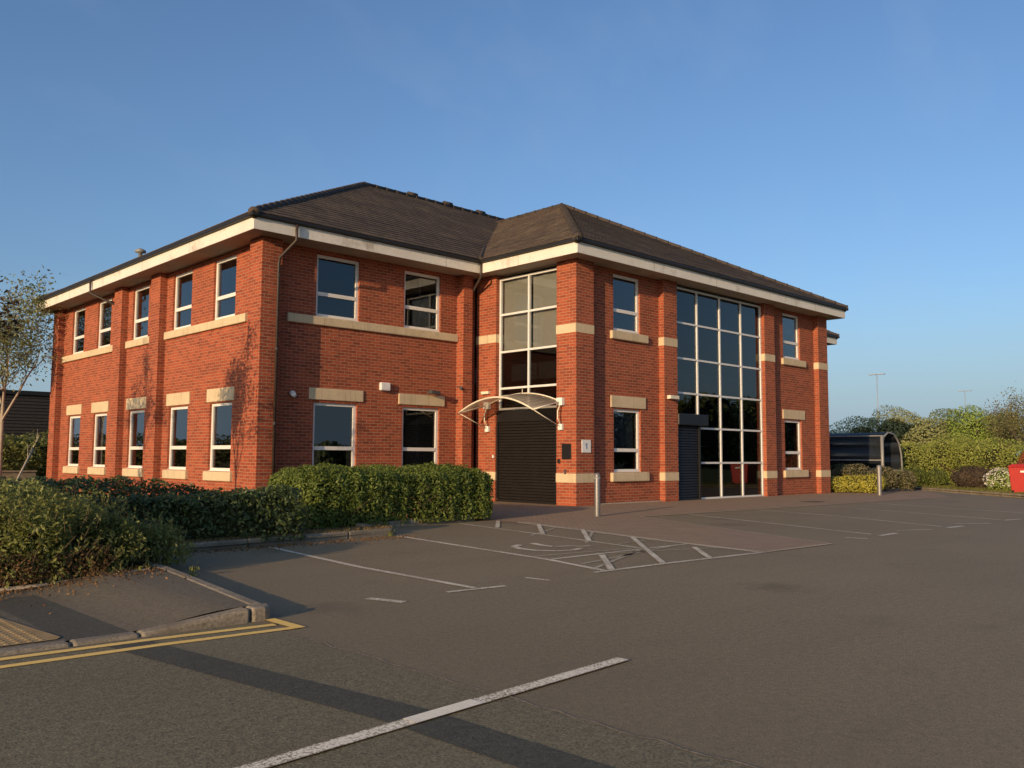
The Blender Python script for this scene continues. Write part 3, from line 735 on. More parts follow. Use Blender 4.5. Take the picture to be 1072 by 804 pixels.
def stone(fr, name, u0, u1, n0, n1, z0, z1, bev=.012):
    bb = MB(); bb.lbox(fr, u0, u1, n0, n1, z0, z1); return bb.build(name, MT['stone'], B0, False, bev)

def pier(fr, u0, u1, n0, n1=0.0, bands=True, z0=0):
    bb = MB(); bb.lbox(fr, u0, u1, n0 - .1, n1, z0, ZW); p = bb.build('pilaster', MT['brick'], B0)
    if bands:
        for (a, c) in ((.57, .8), (4.33, 4.56)):
            q = MB(); q.lbox(fr, u0 - .01, u1 + .01, n0 - .11, n1 + .012, a, c); q.build('stone_band', MT['stone'], p, False, .004)
    return p
LO, UP = (.82, 2.49), (4.57, 6.1)
# ---- left side elevation
NL = -.2
lw = [(5.22, 6.42), (7.70, 8.90), (10.58, 11.78), (13.53, 14.73), (15.95, 17.15)]
wall(LEFT, S + .02, YE - .02, NL, -.1, ZW, [(a, c, *LO) for a, c in lw] + [(a, c, *UP) for a, c in lw], name='wall')
for i, (a, c) in enumerate(lw):
    window(LEFT, NL, a, c, *LO, 1.4, blind=1.9 if i in (3, 4) else None); window(LEFT, NL, a, c, *UP, 5.13)
    stone(LEFT, 'lintel', a - .13, c + .13, NL - .03, NL + .035, 2.52, 2.85); stone(LEFT, 'sill', a - .13, c + .13, NL - .03, NL + .07, .58, .81, .02)
for (a, c) in ((4.57, 9.28), (9.97, 12.1), (12.75, 17.93)): stone(LEFT, 'stone_band', a, c, NL - .03, NL + .07, 4.35, 4.56, .02)
for (a, c) in ((S + .0, 4.15), (9.3, 9.95), (12.12, 12.74), (17.95, YE)): pier(LEFT, a, c, NL, 0, False)
# ---- recessed front elevation
N1 = -.28
fw1 = [(-5.12, -3.88), (-2.48, -1.25)]
wall(FRONT1, -W1 + .2, .0, N1, -.1, ZW, [(a, c, *LO) for a, c in fw1] + [(a, c, *UP) for a, c in fw1])
for i, (a, c) in enumerate(fw1):
    window(FRONT1, N1, a, c, *LO, 1.39); window(FRONT1, N1, a, c, *UP, 5.14)
    stone(FRONT1, 'lintel', a - .14, c + .16, N1 - .03, N1 + .035, 2.55, 2.83); stone(FRONT1, 'sill', a - .13, c + .13, N1 - .03, N1 + .07, .58, .81, .02)
stone(FRONT1, 'stone_band', -5.9, -.665, N1 - .03, N1 + .07, 4.35, 4.56, .02)
pier(FRONT1, -W1 + .19, -6.2, N1, -.003, False); pier(FRONT1, -.66, -.34, N1, 0, False)
# ---- entrance side (step) elevation
pier(STEP, 2.95, S + .2, -.5); pier(STEP, 0, .67, -.574)
# ---- projecting front elevation
N2 = -.18
fw2 = [(1.67, 2.82), (10.56, 11.71)]
wall(FRONT2, .6, 4.2, N2, -.1, ZW, [(*fw2[0], *LO), (*fw2[0], *UP)]); wall(FRONT2, 9.14, L2 - .05, N2, -.1, ZW, [(*fw2[1], *LO), (*fw2[1], *UP)])
for i, (a, c) in enumerate(fw2):
    window(FRONT2, N2, a, c, *LO, 1.4, blind=1.45 if i == 0 else None); window(FRONT2, N2, a, c, *UP, 5.13)
    stone(FRONT2, 'lintel', a - .13, c + .2, N2 - .03, N2 + .035, 2.52, 2.83)
    for z in ((.57, .81), (4.33, 4.55)): stone(FRONT2, 'sill', a - .14, c + .28, N2 - .03, N2 + .085, *z, .025)
pier(FRONT2, 3.66, 4.28, N2 - .1); pier(FRONT2, 9.06, 9.68, N2 - .1); pier(FRONT2, 12.67, L2, N2)
# ---- the rest of the outside
wall(RSTEP, .02, S + .3, -.05, -.1, ZW, [(1.2, 2.4, *LO), (1.2, 2.4, *UP)])
wall(FRONT1, L2, XR - .02, N1, -.1, ZW, [(15.0, 16.2, *LO), (15.0, 16.2, *UP), (17.6, 18.8, *LO), (17.6, 18.8, *UP)])
for fr, n, a in ((RSTEP, -.05, 1.2), (FRONT1, N1, 15.0), (FRONT1, N1, 17.6)):
    window(fr, n, a, a + 1.2, *LO, 1.4); window(fr, n, a, a + 1.2, *UP, 5.13)
pier(FRONT1, XR - .6, XR, N1, 0, False); pier(RIGHT, S + .01, S + .7, -.28, -.004, False)
wall(RIGHT, S + .02, YE - .02, -.2, -.1, ZW, []); wall(BACK, -W1 + .05, XR - .05, -.05, -.1, ZW, [])

# ---- glazed screens
def screen(fr, n, u_edges, z_edges, skip=(), w=.055, name='glazed_screen', thick=.08, clear=99):
    bb = MB(); z0, z1 = z_edges[0], z_edges[-1]
    for i, u in enumerate(u_edges):
        zl = z0
        for (ci, cj) in skip:
            if i == ci and i == 0: zl = max(zl, z_edges[cj + 1])
        a = u - w / 2 if 0 < i < len(u_edges) - 1 else (u if i == 0 else u - w)
        bb.lbox(fr, a, a + w, n - thick, n, zl, z1)
    for j, z in enumerate(z_edges):
        a = z - w / 2 if 0 < j < len(z_edges) - 1 else (z if j == 0 else z - w)
        us = u_edges[0] + w
        if any(cj >= j for (ci, cj) in skip): us = u_edges[1] - w / 2
        bb.lbox(fr, us, u_edges[-1] - w, n - thick + .005, n - .004, a, a + w)
    root = bb.build(name, MT['alum'], B0)
    for i in range(len(u_edges) - 1):
        for j in range(len(z_edges) - 1):
            if (i, j) in skip: continue
            g = MB(); g.lbox(fr, u_edges[i] + .03, u_edges[i + 1] - .03, n - .05, n - .04, z_edges[j] + .03, z_edges[j + 1] - .03)
            g.build('pane', MT['clear' if z_edges[j] > clear else 'glassd'], root)
    return root

def shutter(fr, n, u0, u1, z0, z1, boxh, boxout, box_u1=None, name='roller_shutter'):
    bb = MB(); k = int((z1 - z0) / .075)
    for i in range(k):
        a = z0 + (z1 - z0) * i / k; c = z0 + (z1 - z0) * (i + 1) / k
        bb.hexa([fr(u0 + .05, n - .04, a), fr(u1 - .05, n - .04, a), fr(u1 - .05, n, a + .012), fr(u0 + .05, n, a + .012),
                 fr(u0 + .05, n - .04, c - .002), fr(u1 - .05, n - .04, c - .002), fr(u1 - .05, n - .022, c - .004), fr(u0 + .05, n - .022, c - .004)])
    root = bb.build(name, MT['shutter'], B0)
    g = MB(); g.lbox(fr, u0, u0 + .06, n - .06, n + .03, z0, z1); g.lbox(fr, u1 - .06, u1, n - .06, n + .03, z0, z1); g.build('guide_rail', MT['black'], root)
    h = MB(); h.lbox(fr, u0 - .01, box_u1 or u1, n - .1, n + boxout, z1, z1 + boxh); h.build('shutter_box', MT['black'], root, False, .02)
    return root
sc = screen(STEP, -.12, [.68, 1.81, 2.94], [2.47, 3.06, 4.06, 5.09, 6.1], clear=4)
bb = MB(); bb.lbox(STEP, .68, 2.94, -.19, -.15, 0, 2.5); bb.build('door_lining', MT['black'], sc)
shutter(STEP, -.06, .68, 2.94, .0, 2.13, .33, .02)
for i in range(2):
    q = MB(); q.lbox(STEP, .72 + 1.13 * i, 1.78 + 1.13 * i, -.28, -.27, 4.12, 6.05); q.build('roller_blind', MT['blind'], sc)
sc2 = screen(FRONT2, -.12, [4.285, 5.47, 6.67, 7.86, 9.055], [.0, 1.06, 2.07, 3.06, 4.06, 5.09, 6.12], skip=((0, 0), (0, 1)))
bb = MB(); bb.lbox(FRONT2, 4.3, 5.47, -.22, -.18, 0, 2.1); bb.build('door_lining', MT['black'], sc2)
shutter(FRONT2, -.06, 4.29, 5.44, .0, 2.13, .33, .1, 5.75)

# ---- interior
bb = MB(); bb.box(-W1 + .6, XR - .6, S + .7, YE - .4, 3.3, 3.75); bb.box(.6, L2 - .5, .55, S + .7, 3.3, 3.75); bb.build('floor_slab', MT['ceiling'], B0)
bb = MB(); bb.box(-W1 + .6, XR - .6, S + .7, YE - .4, 3.752, 3.77); bb.box(.6, L2 - .5, .55, S + .7, 3.752, 3.77)
bb.box(-W1 + .5, XR - .5, S + .6, YE - .4, -.05, .01); bb.box(.5, L2 - .5, .4, S + .6, -.05, .01); bb.build('carpet', MT['carpet'], B0)
bb = MB(); bb.box(-W1 + .5, XR - .5, S + .55, YE - .4, 6.12, 6.18); bb.box(.45, L2 - .4, .4, S + .55, 6.12, 6.18); bb.build('upper_ceiling', MT['ceiling'], B0)
bb = MB()
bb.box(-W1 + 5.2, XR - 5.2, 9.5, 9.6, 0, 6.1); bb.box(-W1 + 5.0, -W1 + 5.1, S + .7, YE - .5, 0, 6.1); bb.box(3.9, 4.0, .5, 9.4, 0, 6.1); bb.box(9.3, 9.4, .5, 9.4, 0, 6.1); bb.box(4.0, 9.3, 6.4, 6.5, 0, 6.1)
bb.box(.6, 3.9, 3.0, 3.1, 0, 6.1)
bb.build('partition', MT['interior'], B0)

# ---- eaves: rings round the outline
OUT = [(-W1, YE, -1, 1), (-W1, S, -1, -1), (0, S, -1, -1), (0, 0, -1, -1), (L2, 0, 1, -1), (L2, S, 1, -1), (XR, S, 1, -1), (XR, YE, 1, 1)]
def ring(d0, d1, z0, z1, z1b=None):
    bb = MB(); z1b = z1 if z1b is None else z1b
    for i in range(len(OUT)):
        a, c = OUT[i], OUT[(i + 1) % len(OUT)]
        P = lambda k, d, z: (k[0] + k[2] * d, k[1] + k[3] * d, z)
        bb.hexa([P(a, d0, z0), P(c, d0, z0), P(c, d1, z0), P(a, d1, z0), P(a, d0, z1), P(c, d0, z1), P(c, d1, z1b), P(a, d1, z1b)])
    return bb
OV = .47
ring(OV - .03, OV, 6.2, 6.47).build('fascia', MT['fascia'], B0)
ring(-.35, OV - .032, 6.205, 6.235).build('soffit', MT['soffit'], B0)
ring(OV + .002, OV + .095, 6.475, 6.56).build('gutter', MT['gutter'], B0, False, .02)
# fascia joints
bb = MB()
for u in (6.4, 9.4, 12.4, 15.4): bb.box(-W1 - OV - .003, -W1 - OV, u, u + .012, 6.2, 6.455)
for u in (-4.2, -1.7): bb.box(u, u + .012, S - OV - .003, S - OV, 6.2, 6.455)
for u in (2.6, 5.6, 8.6, 11.6): bb.box(u, u + .012, -OV - .003, -OV, 6.2, 6.455)
bb.box(-OV - .003, -OV, 1.6, 1.612, 6.2, 6.455)
bb.build('fascia_joint', MT['soffit'], B0)

# ---- roof
rb = MB(); EZ, EO = 6.565, OV + .085
def slope(p0, p1, t0, t1):
    p0, p1, t0, t1 = map(Vector, (p0, p1, t0, t1)); e = (p1 - p0).normalized(); mid = (t0 + t1) / 2 - (p0 + p1) / 2
    sv = mid - e * mid.dot(e); Ls = sv.length; nn = e.cross(sv).normalized(); nn = nn if nn.z > 0 else -nn
    n = max(1, round(Ls / .29)); ccw = e.cross(sv).z > 0
    for k in range(n):
        a, c = k / n, (k + 1) / n
        A, B_, C_, D_ = p0.lerp(t0, a), p1.lerp(t1, a), p1.lerp(t1, c), p0.lerp(t0, c)
        lip = nn * .02; A1, B1 = A + lip, B_ + lip
        uv = lambda q: ((q - p0).dot(e), (q - p0).dot(sv.normalized()) * (n * .29 / Ls) + .001)
        f, l = [A1, B1, C_ + nn * .004, D_ + nn * .004], [A, B_, B1, A1]
        u = [uv(A), uv(B_), uv(C_), uv(D_)]
        if not ccw: f, l, u = f[::-1], l[::-1], u[::-1]
        rb.face(f, u); rb.face(l)
x0, x1, y0, y1 = -W1 - EO, XR + EO, S - EO, YE + EO
AP1, AP2 = (1.05, 11.05, 10.82), (12.3, 11.05, 10.82)
slope((x0, y1, EZ), (x0, y0, EZ), AP1, AP1); slope((x0, y0, EZ), (x1, y0, EZ), AP1, AP2)
slope((x1, y0, EZ), (x1, y1, EZ), AP2, AP2); slope((x1, y1, EZ), (x0, y1, EZ), AP2, AP1)
AW = (6.67, 6.67, 10.3); RY = 10.25; AWb = (6.67, RY, 10.3)
wx0, wx1, wy = -EO, L2 + EO, -EO
slope((wx0, S - EO - .05, EZ), (wx0, wy, EZ), AWb, AW); slope((wx0, wy, EZ), (wx1, wy, EZ), AW, AW); slope((wx1, wy, EZ), (wx1, S - EO - .05, EZ), AW, AWb)
roof = rb.build('roof', MT['tile'], B0)
def ridge(a, c, r=.12):
    a, c = Vector(a), Vector(c); L = (c - a).length; n = round(L / .45); t = (c - a) / L; m_ = MB()
    for k in range(n):
        p, q = a + t * L * k / n, a + t * (L * (k + 1) / n + .03)
        m_.tube([p, p + t * .05, q], [r * 1.12, r, r * .94], 10)
    return m_.build('ridge_tiles', MT['ridge'], roof, True)
dn = Vector((0, 0, -.02))
for a, c in (((x0 + .05, y0 + .05, EZ), AP1), ((x0 + .05, y1 - .05, EZ), AP1), (AP1, AP2), ((x1 - .05, y0 + .05, EZ), AP2), ((x1 - .05, y1 - .05, EZ), AP2), ((wx0 + .05, wy + .05, EZ), AW), ((wx1 - .05, wy + .05, EZ), AW), (AW, AWb)):
    ridge(Vector(a) + dn, Vector(c) + dn)
for x in (3.2, 4.9, 6.6, 8.3):
    v = MB(); v.tube([(x - .2, 11.05, 10.9), (x + .2, 11.05, 10.9)], .1, 10); v.build('roof_vent', MT['ridge'], roof, True)
v = MB(); v.lathe((-6.2, 12.2, 6.9), [(.06, 0), (.06, .42), (.16, .44), (.16, .5), (.05, .56)], 12); v.build('vent_pipe', MT['galv'], roof, True)
vl = MB(); vl.tube([(wx0 - .03, S - EO - .02, EZ + .02), Vector(AWb) + Vector((-.1, 0, -.08))], .05, 6); vl.build('valley_lining', MT['ridge'], roof)

# ---- downpipes, wall fittings
def pipe(fr, u, n, name='downpipe', top_n=None, u_top=None, z_bot=.1):
    p = MB(); ut = u if u_top is None else u_top
    pts = [fr(ut, OV - .0 if top_n is None else top_n, 6.46), fr(ut, OV - .0 if top_n is None else top_n, 6.1), fr(u, n + .1, 5.75), fr(u, n + .05, 5.6), fr(u, n + .05, z_bot)]
    p.tube(pts, .035, 10); o_ = p.build(name, MT['pipe'], B0, True)
    c_ = MB()
    for z in (5.3, 3.6, 1.9, .6): c_.lathe((fr(u, n + .05, z)), [(.05, 0), (.05, .06)], 10)
    c_.build('pipe_clip', MT['pipe'], o_)
pipe(FRONT1, -6.32, 0.0, u_top=-6.15, top_n=OV + .06); pipe(FRONT1, -.22, N1, u_top=-.2 - .3, top_n=OV + .06); pipe(LEFT, 12.88, NL, u_top=13.3, top_n=OV + .06)

def fitting(name, boxes, mat, bev=.01):
    bb = MB()
    for fr, *q in boxes: bb.lbox(fr, *q)
    return bb.build(name, MT[mat], B0, False, bev)
fitting('alarm_box', [(FRONT1, -3.24, -2.93, N1, N1 + .1, 2.87, 3.08)], 'white', .03)
f = fitting('floodlight', [(FRONT1, -1.75, -1.45, N1 + .1, N1 + .3, 2.86, 2.94), (FRONT1, -1.63, -1.57, N1, N1 + .12, 2.92, 2.97)], 'dgrey')
c_ = MB(); c_.tube([FRONT1(-.62, N1 + .02, 3.12), FRONT1(-.62, N1 + .12, 3.1), FRONT1(-.72, N1 + .3, 3.05)], [.05, .04, .045], 10); c_.build('security_camera', MT['dgrey'], B0, True)
c_ = MB(); c_.tube([FRONT1(-5.72, N1, 2.66), FRONT1(-5.72, N1 + .06, 2.66), FRONT1(-5.74, N1 + .18, 2.6)], [.07, .07, .05], 12); c_.build('wall_lamp', MT['white'], B0, True)
fitting('bulkhead_lamp', [(STEP, 3.16, 3.46, 0, .09, 2.92, 3.0)], 'cream')
fitting('bulkhead_lamp', [(FRONT2, 3.78, 4.2, 0, .12, 2.84, 2.94)], 'cream')
s_ = fitting('blank_panel', [(STEP, .16, .47, 0, .02, 1.15, 1.54)], 'black', .004)
fitting('keypad', [(STEP, .53, .61, 0, .04, 1.05, 1.16)], 'black', .008); fitting('door_switch', [(STEP, .33, .38, 0, .03, .78, .9)], 'dgrey', .006)
fitting('lock_switch', [(STEP, 2.98, 3.03, 0, .04, 1.17, 1.25)], 'white', .006)
s_ = fitting('wall_sign', [(FRONT2, .2, .54, .0, .015, 1.32, 1.64)], 'white', .004)
bb = MB(); bb.lbox(FRONT2, .345, .395, .015, .018, 1.41, 1.56); bb.lbox(FRONT2, .32, .345, .015, .018, 1.5, 1.54); bb.build('sign_mark', MT['markblue'], s_)
# mortar edge where path meets the wall
bb = MB(); bb.box(.7, 3.64, N2 * 0 + .1, .18 - .002, 0.004, .03); bb.build('wall_base_fillet', MT['mortar'], B0)

# ---- entrance canopy
def arch(x, zc, rise, ya=.48, yb=3.22, n=16):
    pts = []
    for i in range(n + 1):
        t = i / n; pts.append((x, ya + (yb - ya) * t, zc + rise * (1 - (2 * t - 1) ** 2)))
    return pts
wa, fa = arch(-.06, 2.6, .27), arch(-1.06, 2.36, .36, .46, 3.24)
sh = MB()
for i in range(16): sh.face([wa[i], wa[i + 1], fa[i + 1], fa[i]])
can = sh.build('entrance_canopy', MT['poly'], B0, True)
md = can.modifiers.new('thickness', 'SOLIDIFY'); md.thickness = .008
fr_ = MB(); fr_.tube(wa, .022, 8); fr_.tube(fa, .024, 8); fr_.tube([wa[0], fa[0]], .02, 8); fr_.tube([wa[-1], fa[-1]], .02, 8); fr_.tube([wa[8], fa[8]], .012, 8)
fr_.tube([wa[8], Vector(wa[8]) + Vector((0, .0, .12))], .01, 6)
fr_.build('canopy_frame', MT['cream'], can, True)
for y, k in ((.48, 0), (3.22, -1)):
    for q in ((-.12, 0, y - .1, y + .1, 2.5, 2.7), (-.09, 0, y - .07, y + .07, 1.88, 2.04)):
        br = MB(); br.box(*q); br.build('bracket', MT['white'], can, False, .015)
    t_ = MB(); t_.tube([(-.05, y, 1.96), fa[k]], .012, 6); t_.tube([(-.05, y, 2.02), (-.16, y, 2.18), (-.16, y, 2.36), (-.05, y, 2.56)], .018, 6); t_.build('stay_rod', MT['cream'], can, True)

# ================================================================== STREET FURNITURE
def bollard(loc, h, r, label):
    root = empty('bollard', loc, label, 'bollard', 'steel bollards')
    p = MB(); p.lathe(loc, [(r, -.1), (r, h - .05), (r * .85, h - .015), (r * .5, h), (.001, h + .004)], 20); p.build('post', MT['steel'], root, True)
    q = MB(); q.lathe(loc, [(r + .003, h - .12), (r + .003, h - .075)], 20); q.build('collar', MT['galv'], root, True)
bollard((-2.45, -2.78, .004), .88, .06, 'grey steel bollard on the block path in front of the brick entrance corner')
bollard((12.95, -1.9, .004), 1.0, .075, 'grey steel bollard beside the clipped golden shrub near the cycle shelter')

# ---- cycle shelter
cs = empty('cycle_shelter', (22.3, 5, 0), 'barrel roofed cycle shelter of smoked sheet on galvanised hoops behind the golden shrub', 'cycle shelter')
def hoop(y): return [(21.35, y, 1.0), (21.38, y, 1.7), (21.55, y, 2.15), (22.0, y, 2.35), (22.6, y, 2.3), (23.1, y, 1.95), (23.35, y, 1.4), (23.4, y, .7), (23.4, y, 0)]
ya, yb = 1.6, 9.6
for y in (ya, 4.3, 7.0, yb):
    t_ = MB(); t_.tube(hoop(y), .04, 8); t_.tube([(21.38, y, 2.18), (21.38, y, 0)], .07, 8); t_.build('hoop', MT['galv'], cs, True)
H_ = hoop(0); t_ = MB()
for i in range(7): t_.face([(H_[i][0], ya, H_[i][2]), (H_[i][0], yb, H_[i][2]), (H_[i + 1][0], yb, H_[i + 1][2]), (H_[i + 1][0], ya, H_[i + 1][2])])
o = t_.build('roof_sheet', MT['shelter'], cs, True); md = o.modifiers.new('thickness', 'SOLIDIFY'); md.thickness = .01
t_ = MB(); t_.tube([(21.33, ya, 1.15), (21.33, yb, 1.15)], .03, 6); t_.tube([(21.5, ya, 2.2), (21.5, yb, 2.2)], .03, 6); t_.tube([(23.4, ya, .7), (23.4, yb, .7)], .03, 6); t_.build('rail', MT['galv'], cs, True)
t_ = MB()
for k in range(6):
    y = 2.4 + k * 1.2; t_.tube([(22.1, y, 0), (22.1, y, .75), (22.3, y, .8), (22.9, y, .8), (23.0, y, .75), (23.0, y, 0)], .025, 6)
t_.build('cycle_stand', MT['galv'], cs, True)

# ---- red bin at the far kerb
rbn = empty('wheelie_bin', (16.75, -5.2, 0), 'bright red plastic bin by the far kerb beside the white flowering bush', 'bin')
bb = MB(); a, w_ = .42, .36
bb.hexa([(16.75 - w_ * .85, -5.2 - a * .85, .08), (16.75 + w_ * .85, -5.2 - a * .85, .08), (16.75 + w_ * .85, -5.2 + a * .85, .08), (16.75 - w_ * .85, -5.2 + a * .85, .08),
         (16.75 - w_, -5.2 - a, .95), (16.75 + w_, -5.2 - a, .95), (16.75 + w_, -5.2 + a, .95), (16.75 - w_, -5.2 + a, .95)])
bb.build('body', MT['red'], rbn, False, .03)
bb = MB(); bb.hexa([(16.75 - w_ - .04, -5.2 - a - .04, .95), (16.75 + w_ + .04, -5.2 - a - .04, .95), (16.75 + w_ + .04, -5.2 + a + .04, .95), (16.75 - w_ - .04, -5.2 + a + .04, .95),
         (16.75 - w_ * .8, -5.2 - a * .8, 1.06), (16.75 + w_ * .8, -5.2 - a * .8, 1.06), (16.75 + w_ * .8, -5.2 + a * .8, 1.06), (16.75 - w_ * .8, -5.2 + a * .8, 1.06)])
bb.build('lid', MT['red'], rbn, False, .02)
for y in (-5.5, -4.9):
    t_ = MB(); t_.tube([(16.42, y - .03, .09), (16.42, y + .03, .09)], .09, 14); t_.build('wheel', MT['black'], rbn, True)
bb = MB(); bb.box(16.75 - w_ - .012, 16.75 - w_ + .01, -5.4, -5.15, .78, .84); bb.build('sticker', MT['white'], rbn)

# ---- distant lamp columns
def lamp(loc, h, label, arms=1):
    root = empty('lamp_column', loc, label, 'street lamp', 'distant lamp columns')
    p = MB(); p.tube([(loc[0], loc[1], 0), (loc[0], loc[1], h)], [.075, .05], 8); p.build('column', MT['lamp'], root, True)
    q = MB()
    for s_ in (-1, 1)[:arms]:
        q.box(loc[0] - .15, loc[0] + .15, loc[1] - .5 * s_ - .42, loc[1] - .5 * s_ + .42, h - .03, h + .08)
    q.build('lantern', MT['lamp'], root)
lamp((84.7, 29.2, 0), 11.0, 'pale lamp column standing tallest above the willow tree', 2)
lamp((125.8, 33.6, 0), 11.6, 'faint far lamp column above the bright green tree', 2)

# ---- dark shed and low wall at the far left
sd = empty('warehouse', (-6, 46, 0), 'long low warehouse clad in dark ribbed sheet behind the left trees', 'building')
bb = MB(); bb.box(-12, 14, 43.5, 70, 0, 4.75); bb.build('walls', MT['clad'], sd)
bb = MB()
for k in range(24): bb.box(-12, 14, 43.44, 43.5, .1 + k * .195, .2 + k * .195)
bb.build('cladding_rib', MT['clad'], sd)
bb = MB(); bb.box(-12.2, 14.2, 43.3, 70.2, 4.75, 5.0); bb.build('roof_edge', MT['gutter'], sd)
bb = MB(); bb.box(-18, -6.75, 19.6, 19.8, 0, .58); wl = bb.build('wall', MT['kerb']); wl.name = 'low_wall'
tag(wl, 'low pale wall beyond the front hedge near the brick corner', 'wall')
bb = MB(); bb.box(-18.05, -6.72, 19.55, 19.85, .58, .64); bb.build('coping', MT['kerb'], wl)

# ================================================================== PLANTING
hedge('hedge', 'clipped green laurel hedge under the recessed ground floor windows', (-9.0, -2.3, .04), (-4.75, -.9, .97), .32, 42000, .058, 'leafA', 11,
      extra=(((-7.5, -1.9, .04), (-4.5, 1.6, .93), 24000),), amp=.045, dry=700)
hedge('hedge', 'dark shaded hedge behind the kerb of the empty bays', (-17.5, -3.75, .05), (-9.75, -2.35, .8), .28, 42000, .06, 'leafB', 12, amp=.08, dry=500)
hedge('shrub_row', 'loose olive green bush with brown twigs on the pavement corner', (-18.5, -5.95, .05), (-13.2, -4.1, .6), .42, 62000, .048, 'leafC', 13,
      extra=(((-15.2, -5.85, .05), (-13.9, -4.3, .76), 17000), ((-14.2, -5.9, .05), (-12.75, -4.4, .7), 21000), ((-13.3, -5.6, .05), (-12.2, -4.3, .47), 14000)), amp=.13, dry=13000, sprigs=700, twig=900, cat='bush', depth=.17, upb=.35, aspect=.42, thin=.5)
# far side planting along the left elevation
hedge('hedge', 'olive hedge in front of the dark warehouse', (-15, 20, 0), (-1.5, 22, 1.75), .6, 16000, .14, 'leafC', 15, amp=.2, twig=0)
tree('birch_tree', 'sparse young tree with pale trunk beside the far brick corner', (-8.05, 19.0, 0), 2.8, .085, 2.0, 4, 'leaft', 'paleb', 10000, .11, .2, 21, kids=2, splay=.62)
tree('sapling', 'thin leaning sapling rising from the hedge in front of the warehouse', (-12.95, -1.0, .05), 1.3, .018, .16, 2, 'leafC', 'paleb', 90, .05, .06, 22, kids=1, splay=.4, lean=(.36, 0))
# right-hand background, each plant its own
shrub('willow_tree', 'wide grey green willow behind the cycle shelter', [(31.4, 6.9, 1.8, 2.0, 2.0, 1.8), (32, 5.4, 2.15, 1.9, 1.9, 2.0), (31.6, 3.9, 1.95, 1.7, 1.7, 1.75), (31.2, 8.7, 1.3, 1.6, 1.6, 1.35)], 34000, .115, 'willow', 31, 'tree', core=.6, bark='bark', amp=.16, depth=.16)
shrub('round_tree', 'rounded dark green tree between the willow and the bright green tree', [(33.8, 3.3, 2.2, 1.5, 1.5, 1.75), (34.2, 2.2, 2.0, 1.4, 1.4, 1.65)], 16000, .115, 'dkgreen', 32, 'tree', core=.62, bark='bark', amp=.15, depth=.15)
shrub('bright_tree', 'bright fresh green tree standing behind the yellow green hedge', [(32.3, 1.4, 2.1, 1.3, 1.3, 1.7), (32.4, .3, 1.9, 1.2, 1.2, 1.6)], 15000, .11, 'brightg', 33, 'tree', core=.6, bark='bark', amp=.16, depth=.16)
tree('bare_tree', 'thin half bare brown tree above the white flowering bush', (30.2, -.7, 0), 1.1, .09, 1.25, 4, 'wispy', 'bark', 3200, .09, .13, 34, kids=2, splay=.5)
tree('bare_tree', 'bare brown tree at the picture edge behind the russet bush', (29.0, -2.0, 0), 1.2, .1, 1.35, 4, 'wispy', 'bark', 3600, .09, .13, 35, kids=2, splay=.5)
tree('bare_tree', 'grey wispy tree between the bright green tree and the bare brown trees', (32.0, -.4, 0), 1.3, .08, 1.4, 4, 'sage', 'bark', 3200, .1, .2, 36, kids=2, splay=.5)
shrub('boundary_hedge', 'broad yellow green hedge along the verge behind the cycle shelter end', [(25.6, 2.1, 1.0, 1.25, 1.25, 1.15), (26.2, .8, 1.05, 1.3, 1.3, 1.25), (25.7, -.6, 1.0, 1.2, 1.2, 1.2), (25.2, -1.9, .95, 1.1, 1.2, 1.1), (24.6, -3.2, .9, 1.1, 1.1, 1.05), (23.9, -4.4, .8, .9, .9, .9)], 36000, .085, 'yelgreen', 37, 'hedge', core=.62, stems=16, amp=.17)
shrub('russet_shrub', 'russet bush behind the red bin', [(20.6, -4.35, .85, .62, .62, .72)], 3000, .08, 'russet', 38)
shrub('low_shrub', 'dark green low shrub between the cycle shelter and the verge', [(21.6, .5, .42, .6, .7, .5), (22.4, -.2, .4, .6, .6, .45)], 4000, .07, 'leafA', 39)
shrub('dead_shrub', 'brown leafless domed shrub on the verge', [(20.9, -2.2, .45, .8, .95, .55)], 4600, .07, 'bare', 40, coremat='twig')
shrub('flowering_bush', 'bush with white blossom beside the red bin', [(19.4, -3.65, .4, .5, .62, .45)], 2600, .07, 'brightg', 40)
rng = np.random.default_rng(41); P, d = shell_blobs([(19.4, -3.65, .42, .52, .66, .47)], 800, rng, .12, 3, .05); k = (P[:, 2] > .2)
o = leaf_object('blossom', P[k], d[k], .08, MT['blossom'], bpy.data.objects['flowering_bush'], rng)
shrub('golden_shrub', 'clipped golden yellow shrub at the corner of the building', [(14.35, -.3, .3, .42, .45, .33), (14.6, -.85, .3, .42, .45, .34), (14.15, .2, .28, .4, .45, .3)], 7000, .06, 'golden', 42, core=.8)
shrub('sage_shrub', 'grey green shrub behind the golden shrub', [(16.2, .4, .55, .8, .8, .5), (17.1, -.3, .5, .7, .7, .5), (17.6, -.9, .4, .5, .5, .42)], 5200, .08, 'sage', 43)
shrub('shade_shrub', 'dark shrub in the shade under the cycle shelter', [(19.5, 2.4, .45, 1.0, .8, .5), (18.2, 1.5, .4, .7, .7, .45)], 3600, .09, 'leafB', 44)

